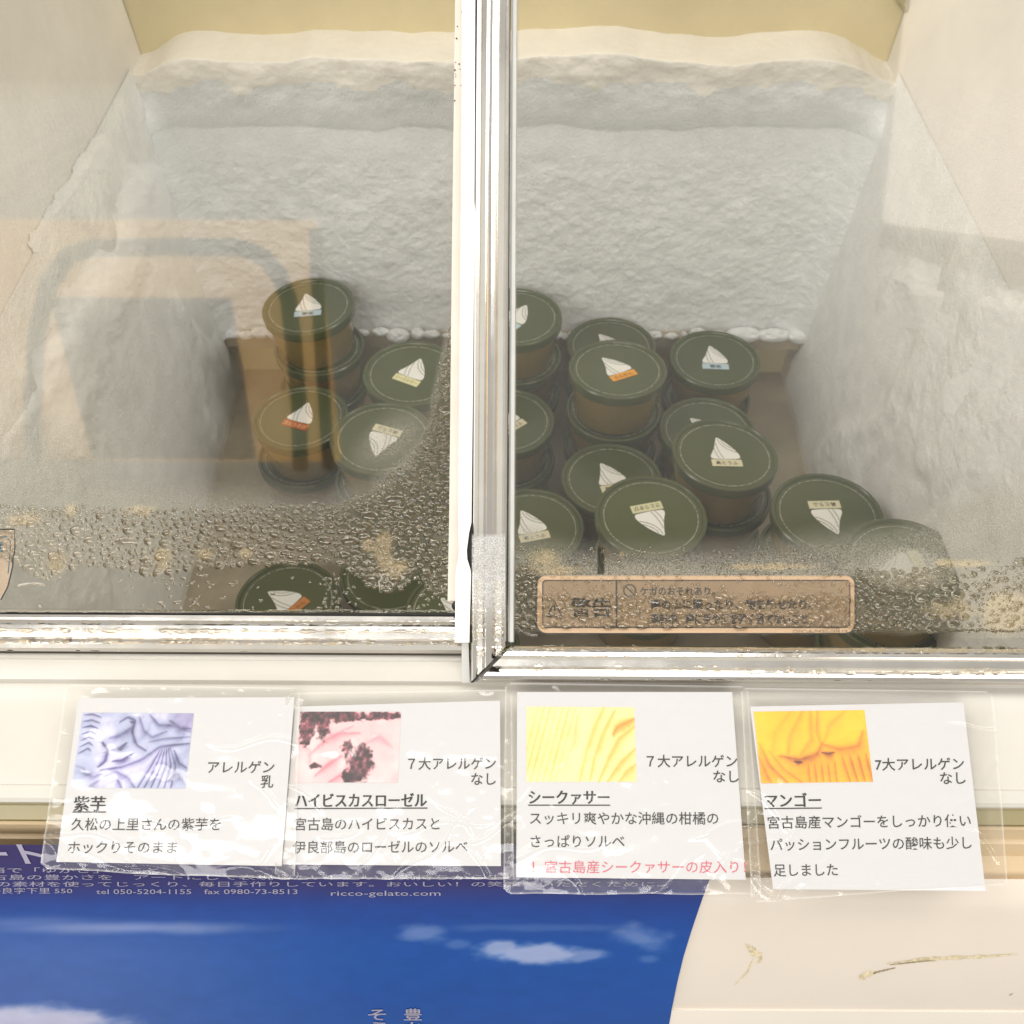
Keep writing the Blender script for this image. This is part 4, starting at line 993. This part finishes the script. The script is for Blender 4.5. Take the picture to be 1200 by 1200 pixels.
def pic_yellow():
    n = fbm(U*3, Vv*3, 3, 401); g = fbm(U*24, Vv*24, 2, 405)
    cv = [([(-0.12+0.085*k, 1.0), (0.02+0.085*k, 0.5), (0.16+0.088*k, -0.02)], 0.032, 0.30+0.06*(k % 3)) for k in range(8)]
    cv += [([(0.58, 0.62), (0.66, 0.48), (0.70, 0.12)], 0.05, 0.5), ([(0.72, 1.0), (0.82, 0.6), (0.95, 0.25), (1.08, 0.0)], 0.06, 0.42), ([(0.86, 1.0), (0.93, 0.68), (1.06, 0.35), (1.22, 0.05)], 0.06, 0.55), ([(0.98, 1.0), (1.12, 0.70), (1.28, 0.42), (1.5, 0.25)], 0.06, 0.62),
           ([(1.10, 1.0), (1.28, 0.76), (1.5, 0.55)], 0.06, 0.65), ([(1.26, 1.0), (1.38, 0.86), (1.5, 0.76)], 0.06, 0.6), ([(1.20, 0.36), (1.26, 0.26), (1.40, 0.20), (1.5, 0.15)], 0.09, 0.95)]
    t = 0.86+0.16*(n-0.5)+0.10*(g-0.5)-0.62*crease(cv)
    c = ramp(t, [(0.0, (150, 104, 74)), (0.3, (222, 164, 66)), (0.55, (240, 202, 104)), (0.8, (250, 230, 156)), (1, (252, 242, 192))])
    pale = sstep(0.20, 0.05, abs(U-0.68+0.30*(Vv-0.5)+0.1*(n-0.5)))
    return c*(1-0.45*pale[..., None])+np.array((236, 232, 184))*0.45*pale[..., None]
def pic_mango():
    n = fbm(U*3, Vv*3, 3, 501)
    cv = [([(0.30, 0.62), (0.55, 0.68), (0.80, 0.60), (0.88, 0.45)], 0.10, 0.8), ([(0.86, 0.46), (1.1, 0.54), (1.36, 0.50), (1.44, 0.3)], 0.10, 0.75), ([(0.40, 0.60), (0.45, 0.35), (0.66, 0.0)], 0.07, 0.45), ([(0.56, 0.62), (0.74, 0.40), (0.76, 0.0)], 0.07, 0.5),
          ([(0.86, 0.5), (0.82, 0.3), (0.86, 0.0)], 0.05, 0.6), ([(0.92, 0.40), (1.0, 0.2), (1.22, 0.02)], 0.06, 0.4), ([(0.20, 0.55), (0.25, 0.3), (0.5, 0.0)], 0.09, 0.3), ([(0.86, 0.58), (0.95, 0.60), (1.02, 0.58)], 0.08, 1.1), ([(0.48, 0.70), (0.58, 0.71)], 0.06, 1.2),
          ([(0.04, 0.45), (0.14, 0.75), (0.36, 1.0)], 0.05, 0.6), ([(0.16, 0.55), (0.32, 0.8), (0.56, 1.0)], 0.04, 0.5), ([(0.0, 0.6), (0.1, 0.9), (0.14, 1.0)], 0.05, 0.5)]
    cv += [([(0.66+0.09*k, 0.70), (0.66+0.09*k, 1.0)], 0.03, 0.55) for k in range(5)]+[([(1.12+0.11*k, 0.6), (1.2+0.1*k, 1.0)], 0.045, 0.6) for k in range(4)]
    t = 0.92+0.2*(n-0.5)-0.2*sstep(0.45, 0.8, Vv)-0.72*crease(cv)+0.12*(fbm(U*24, Vv*24, 2, 505)-0.5)
    return ramp(t, [(0.0, (92, 50, 44)), (0.25, (190, 112, 50)), (0.5, (236, 158, 48)), (0.8, (252, 188, 44)), (1.05, (255, 208, 50))])
CARDS = [
 dict(quad=[(92, 818), (345, 817), (330, 1015), (66, 1010)], pic=pic_lilac, pq=[(97, 835), (227, 836), (217, 924), (84, 923)], lift=0.0024, film=[(78, 802), (352, 806), (346, 1030), (48, 1018)],
      name='紫芋', tn=(86, 949, 37, 19), all_=[('アレルゲン', 243, 905, 78, 16), ('乳', 305, 922, 15, 16)], body=[('久松の上里さんの紫芋を', 83, 972, 175, 16), ('ホックりそのまま', 79, 999, 128, 16)], red=None, slope=0.0, label='price card with lilac purple ice cream photo, leftmost of the four taped cards', lean=-0.14),
 dict(quad=[(346, 828), (586, 821), (587, 1015), (331, 1013)], pic=pic_pink, pq=[(352, 834), (470, 834), (466, 917), (344, 917)], lift=0.0012, film=[(336, 812), (600, 808), (602, 1030), (322, 1029)],
      name='ハイビスカスローゼル', tn=(346, 945, 154, 18), all_=[('７大アレルゲン', 478, 901, 103, 16), ('なし', 552, 919, 29, 16)], body=[('宮古島のハイビスカスと', 345, 972, 170, 16), ('伊良部島のローゼルのソルベ', 343, 999, 205, 16)], red=None, slope=-0.004, label='card with pink and dark red ice cream photo, second from the left', lean=-0.03),
 dict(quad=[(606, 811), (858, 811), (874, 1031), (605, 1028)], pic=pic_yellow, pq=[(617, 828), (743, 829), (746, 916), (617, 916)], lift=0.0012, film=[(592, 800), (876, 804), (892, 1047), (590, 1048)],
      name='シークァサー', tn=(620, 941, 94, 18), all_=[('７大アレルゲン', 758, 898, 106, 16), ('なし', 836, 916, 30, 16)], body=[('スッキリ爽やかな沖縄の柑橘の', 621, 965, 221, 16), ('さっぱりソルベ', 622, 992, 110, 16)], red=('！宮古島産シークァサーの皮入り！', 624, 1022, 250, 16), slope=0.0, label='card with pale yellow ice cream photo and a line of pink writing', lean=0.03),
 dict(quad=[(879, 828), (1129, 823), (1155, 1044), (906, 1042)], pic=pic_mango, pq=[(883, 834), (1013, 832), (1023, 916), (892, 918)], lift=0.0018, film=[(868, 806), (1162, 810), (1180, 1036), (880, 1056)],
      name='マンゴー', tn=(897, 945, 65, 18), all_=[('7大アレルゲン', 1026, 902, 104, 16), ('なし', 1102, 918, 30, 16)], body=[('宮古島産マンゴーをしっかり使い', 900, 970, 238, 16), ('パッションフルーツの酸味も少し', 903, 996, 236, 16), ('足しました', 907, 1026, 75, 16)], red=None, slope=-0.010, label='card with orange mango ice cream photo, rightmost of the four taped cards', lean=0.08),
]
for ci, c in enumerate(CARDS):
    pl = card_plane(815, 0.4470, 1030, 0.4360, c['lift'])
    pl_base = at(np.mean([p[0] for p in c['quad']]), c['quad'][2][1], pl)
    root = empty('flavour_card', tuple(pl_base), c['label'], 'price card', 'laminated cards taped along the front rim')
    qd = c['quad']; W = [at(x, y, pl) for x, y in qd]; n = pl[1]
    V = W+[p-n*0.0004 for p in W]
    mesh('paper', V, [(3, 2, 1, 0), (0, 1, 5, 4), (1, 2, 6, 5), (2, 3, 7, 6), (3, 0, 4, 7)], M_paper, root)
    painted('printed_photo', c['pq'], c['pic'](), shift(pl, 0.00015), root, M_print)
    it = []
    x, y, wd, ht = c['tn']; it += [(*text_px(c['name'], x+ox, y+oy, wd, ht, c['slope'], -c['lean']*0.6, bold=0.004), 0) for ox, oy in ((-0.45, 0), (0, 0.2), (0.45, 0))]
    it.append((*stroke2d([(x-1, y+2.6), (x+wd/2, y+2.6+c['slope']*wd/2), (x+wd+1, y+2.6+c['slope']*wd)], 1.4), 0))
    for s_, x, y, wd, ht in c['all_']: it.append((*text_px(s_, x, y, wd, ht, c['slope'], -c['lean']*0.6, bold=0.01), 0))
    for s_, x, y, wd, ht in c['body']: it.append((*text_px(s_, x, y, wd, ht, c['slope'], -c['lean']*0.6, bold=0.006), 0))
    if c['red']:
        s_, x, y, wd, ht = c['red']; it.append((*text_px(s_, x, y, wd, ht, c['slope'], 0, bold=0.0), 1))
    V, Fc, mi = place2d(it, lambda x, y: at(x, y, shift(pl, 0.00015))); mesh('printed_text', V, Fc, [M_ink, M_pink_ink], root, mi=mi)
    # laminated pouch: wavy clear film, rounded corners, larger than the paper
    fq = np.array(c['film'], float); nu, nv = 200, 170; rc = random.Random(40+ci)
    Uu, Vq = np.meshgrid(np.linspace(0, 1, nu), np.linspace(0, 1, nv))
    ex = 0.012*np.sin(Uu*9+ci)*np.array(1.0)
    P = (fq[0]*(1-Uu)[..., None]+fq[1]*Uu[..., None])*(1-Vq)[..., None]+(fq[3]*(1-Uu)[..., None]+fq[2]*Uu[..., None])*Vq[..., None]
    P[..., 1] += 4*(fbm(Uu*5+ci*7, Vq*0+ci, 3, 700+ci)-0.5)*(Vq > 0.97)
    wv = 0.0005+0.0011*np.power(fbm(Uu*6+ci*5, Vq*5, 3, 600+ci), 2)
    wv = wv+0.0008*np.clip(fbm(Uu*9+ci, Vq*9, 3, 650+ci)-0.6, 0, 1)
    out = np.maximum(np.maximum(0.06-Uu, Uu-0.94), np.maximum(0.07-Vq, Vq-0.93)); out = np.clip(out/0.06, 0, 1)
    wv = wv+out*0.0004*(fbm(Uu*20, Vq*20, 2, 660+ci)-0.3)
    for k in range(9):                                   # sharp creases in the film, mostly near its lower edge and corners
        x0_, y0_ = rc.choice([(rc.uniform(0, 1), rc.uniform(0.68, 1.0)), (rc.uniform(0, 0.2), rc.uniform(0.5, 1)), (rc.uniform(0.85, 1), rc.uniform(0.1, 1))]); an = rc.uniform(-0.9, 0.9); ln = rc.uniform(0.08, 0.30)
        dx_, dy_ = (Uu-x0_), (Vq-y0_)*0.85; al = dx_*math.cos(an)+dy_*math.sin(an); ac = -dx_*math.sin(an)+dy_*math.cos(an)+0.02*np.sin(al*18+k)
        wv = wv+0.0009*np.exp(-(ac/0.010)**2)*sstep(ln, ln*0.3, abs(al))
    base = at(P[..., 0], P[..., 1], pl)+pl[1]*wv[..., None]
    eg = np.minimum(np.minimum(Uu, 1-Uu)*(fq[1, 0]-fq[0, 0]), np.minimum(Vq, 1-Vq)*(fq[3, 1]-fq[0, 1]))
    ec = 0.045+0.30*sstep(2.2, 0.6, eg)+0.05*(out > 0.02)*fbm(Uu*14, Vq*14, 3, 670+ci)
    du = np.minimum(Uu, 1-Uu)*(fq[1, 0]-fq[0, 0]); dv = np.minimum(Vq, 1-Vq)*(fq[3, 1]-fq[0, 1])
    cr = ((du < 14) & (dv < 14) & (np.hypot(14-du, 14-dv) > 15))
    keep = ~(cr[:-1, :-1] & cr[1:, 1:])
    Vc, Qc, u_ = compact(base.reshape(-1, 3), grid_faces(nu, nv, keep)); bigmesh('laminate_pouch', Vc, Qc[:, ::-1], M_pouch, root, colors=np.repeat(ec.reshape(-1, 1), 3, 1)[u_])

# ================================================================== POSTER
NXp, NYp = 460, 150
py = np.linspace(988, 1260, NYp); 
def poster_right(y): return np.interp(y, [988, 1010, 1040, 1060, 1090, 1120, 1150, 1180, 1210, 1260], [848, 840, 829, 822, 812, 803, 796, 790, 785, 778])
T, Y = np.meshgrid(np.linspace(0, 1, NXp), py)
XL = -120; X = XL+(poster_right(Y)-XL)*T
Yt = np.where(Y < 990, Y+0, Y)
W = on_body(X, Y, 0.0012)
n = fbm(X/60, Y/26, 5, 801); n2 = fbm(X/22, Y/9, 4, 811)
g = sstep(990, 1120, Y)
c = ramp(g, [(0, (54, 48, 92)), (0.3, (52, 54, 108)), (0.55, (34, 62, 132)), (1, (26, 72, 146))])
lf = sstep(520, 40, X)*sstep(1040, 1120, Y); c = c*(1-0.62*lf[..., None])+np.array((88, 106, 164))*0.62*lf[..., None]
cl = np.zeros_like(X)
def puff(cx, cy, rx, ry, k, soft=0.6, nn=0.9):
    d = np.hypot((X-cx)/rx, (Y-cy)/ry)+nn*(n-0.5)+0.5*nn*(n2-0.5); return k*sstep(1.0+soft*0.3, 1.0-soft, d)
for a in ((626, 1114, 58, 15, 0.66, 0.55, 1.3), (592, 1109, 28, 12, 0.6, 0.5, 1.2), (686, 1117, 46, 8, 0.45, 0.6, 1.4), (498, 1091, 26, 10, 0.34, 0.9, 2.0), (750, 1097, 34, 13, 0.34, 0.9, 2.0), (760, 1122, 12, 5, 0.2, 0.9, 1.6), (540, 1104, 14, 5, 0.2, 0.9, 1.6), (20, 1196, 120, 24, 0.85), (640, 1085, 110, 6, 0.15)):
    cl = np.maximum(cl, puff(*a))
cl = np.maximum(cl, puff(150, 1085, 180, 9, 0.42, 0.9, 0.5)); cl = np.maximum(cl, puff(40, 1080, 140, 9, 0.2, 0.9, 0.5))
c = c*(1-cl[..., None])+np.array((196, 194, 214))*cl[..., None]
c = c*(0.96+0.08*n2)[..., None]
poster = empty('sky_poster', tuple(on_body(400, 1200, 0)), 'glossy blue poster with white clouds and small pale writing below the cards', 'poster')
bigmesh('poster_sheet', W.reshape(-1, 3), grid_faces(NXp, NYp)[:, ::-1], M_poster, poster, colors=lin(np.clip(c.reshape(-1, 3), 0, 255)))
it = [(*text_px('アート', -60, 1008, 118, 26, lean=-0.5, bold=0.03), 0), (*text_px('ート', 2, 1004.5, 1, 1), 0)][:1]
it += [(*text_px('語で「ゆかさ」のこと。', -8, 1020, 208, 7), 0), (*text_px('古島の豊かさを　アートにして表現したい！という気持ちから生まれ', -6, 1028, 640, 6.8), 0),
       (*text_px('の素材を使ってじっくり、毎日手作りしています。おいしい！の笑顔をいただくために。', 0, 1036, 778, 6.6), 0),
       (*text_px('平良字下里 550', -8, 1044, 97, 7.4), 0), (*text_px('tel 050-5204-1155', 117, 1045, 111, 8), 0), (*text_px('fax 0980-73-8513', 243, 1045, 109, 8), 0), (*text_px('ricco-gelato.com', 391, 1047, 128, 8.5), 0)]
V, Fc, mi = place2d(it, lambda x, y: on_body(x, y, 0.0016)); mesh('printed_text', V, Fc, M_posterink, poster); it = []
for s_, x, y in (('そ', 435, 1191), ('う', 437, 1206), ('豊', 477, 1191), ('か', 479, 1206), ('な', 479, 1227), ('こ', 439, 1227)): it.append((*text_px(s_, x, y, 21, 15, bold=0.01), 0))
V, Fc, mi = place2d(it, lambda x, y: on_body(x, y, 0.0016)); mesh('printed_verse', V, Fc, M_posterink, poster)

# ================================================================== ADDED FOR THE GLASS REFLECTIONS: unseen panels made to glow, above and behind the viewer
def mirror_pt(px, py, plane, hz):
    g = at(np.array([px], float), np.array([py], float), plane)[0]; d = g-CAM; d /= np.linalg.norm(d); n = plane[1]
    r = d-2*(d@n)*n; return g+r*((hz-g[2])/r[2])
HC = H0+0.95
def flat_panel(name, pts, th, mat, parent=None):
    P = np.array(pts); k = len(P); V = np.concatenate([P, P+np.array([0, 0, th])])
    Fc = [tuple(range(k)), tuple(range(k, 2*k))[::-1]]+[(i, (i+1) % k, k+(i+1) % k, k+i) for i in range(k)]
    return mesh(name, V, Fc, mat, parent)
M_tan = emit_mat('glowing_tan', (1.0, 0.58, 0.22), 2.4)  # tan board made to glow so its reflection shows in the left lid
M_beige = emit_mat('glowing_beige', (1.0, 0.89, 0.78), 3.3)  # glow added to the beige board for the right lid's reflection
mp = lambda x, y, h=HC: mirror_pt(x, y, P_left, h)
def rect_from(x0, y0, x1, y1, h, pl):
    a = mirror_pt((x0+x1)/2, y0, pl, h); b = mirror_pt((x0+x1)/2, y1, pl, h); l = mirror_pt(x0, (y0+y1)/2, pl, h); r = mirror_pt(x1, (y0+y1)/2, pl, h)
    return [(l[0], a[1], h), (r[0], a[1], h), (r[0], b[1], h), (l[0], b[1], h)]
tanp = empty('added_glow_panel', tuple(mp(180, 400)), 'added glowing tan panel with black bent tube, mirrored in the left glass lid', 'light panel')
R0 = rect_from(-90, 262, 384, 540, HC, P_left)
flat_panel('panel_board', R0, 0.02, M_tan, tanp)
flat_panel('grey_board', rect_from(84, 352, 284, 538, HC-0.02, P_left), 0.012, M_steelgrey, tanp)
tp = [(40, 545), (38, 470), (44, 385), (58, 330), (80, 300), (105, 291), (190, 289), (282, 290), (308, 300), (326, 320), (338, 350), (344, 400), (350, 470), (352, 548)]
V, Fc = tube_vf([mp(x, y, HC-0.03) for x, y in tp], 0.0145); mesh('bent_tube', V, Fc, M_tubeblack, tanp, smooth=True)
V, Fc = tube_vf([mp(x, y, HC-0.03) for x, y in ((370, 270), (374, 380), (380, 470), (385, 548))], 0.0115); mesh('straight_tube', V, Fc, M_tubeblack, tanp, smooth=True)
bp = empty('added_glow_panel', tuple(mirror_pt(1130, 150, P_right, HC)), 'added glowing beige panel with blue grey edge, mirrored in the right glass lid', 'light panel')
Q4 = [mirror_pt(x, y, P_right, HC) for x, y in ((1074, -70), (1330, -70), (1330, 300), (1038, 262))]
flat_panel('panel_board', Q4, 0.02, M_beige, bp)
Q5 = [mirror_pt(x, y, P_right, HC-0.005) for x, y in ((1036, 268), (1330, 328), (1330, 372), (1030, 290))]
flat_panel('blue_edge', Q5, 0.02, M_steelgrey, bp)

M_pale = emit_mat('glowing_pale', (1.0, 0.985, 0.90), 0.72)  # glow of an added panel that veils the glass and lights the back wall
cp = empty('added_glow_panel', tuple(mirror_pt(600, 300, P_right, HC+0.35)), 'added broad pale glowing panel mirrored as a grey veil across both lids', 'light panel')
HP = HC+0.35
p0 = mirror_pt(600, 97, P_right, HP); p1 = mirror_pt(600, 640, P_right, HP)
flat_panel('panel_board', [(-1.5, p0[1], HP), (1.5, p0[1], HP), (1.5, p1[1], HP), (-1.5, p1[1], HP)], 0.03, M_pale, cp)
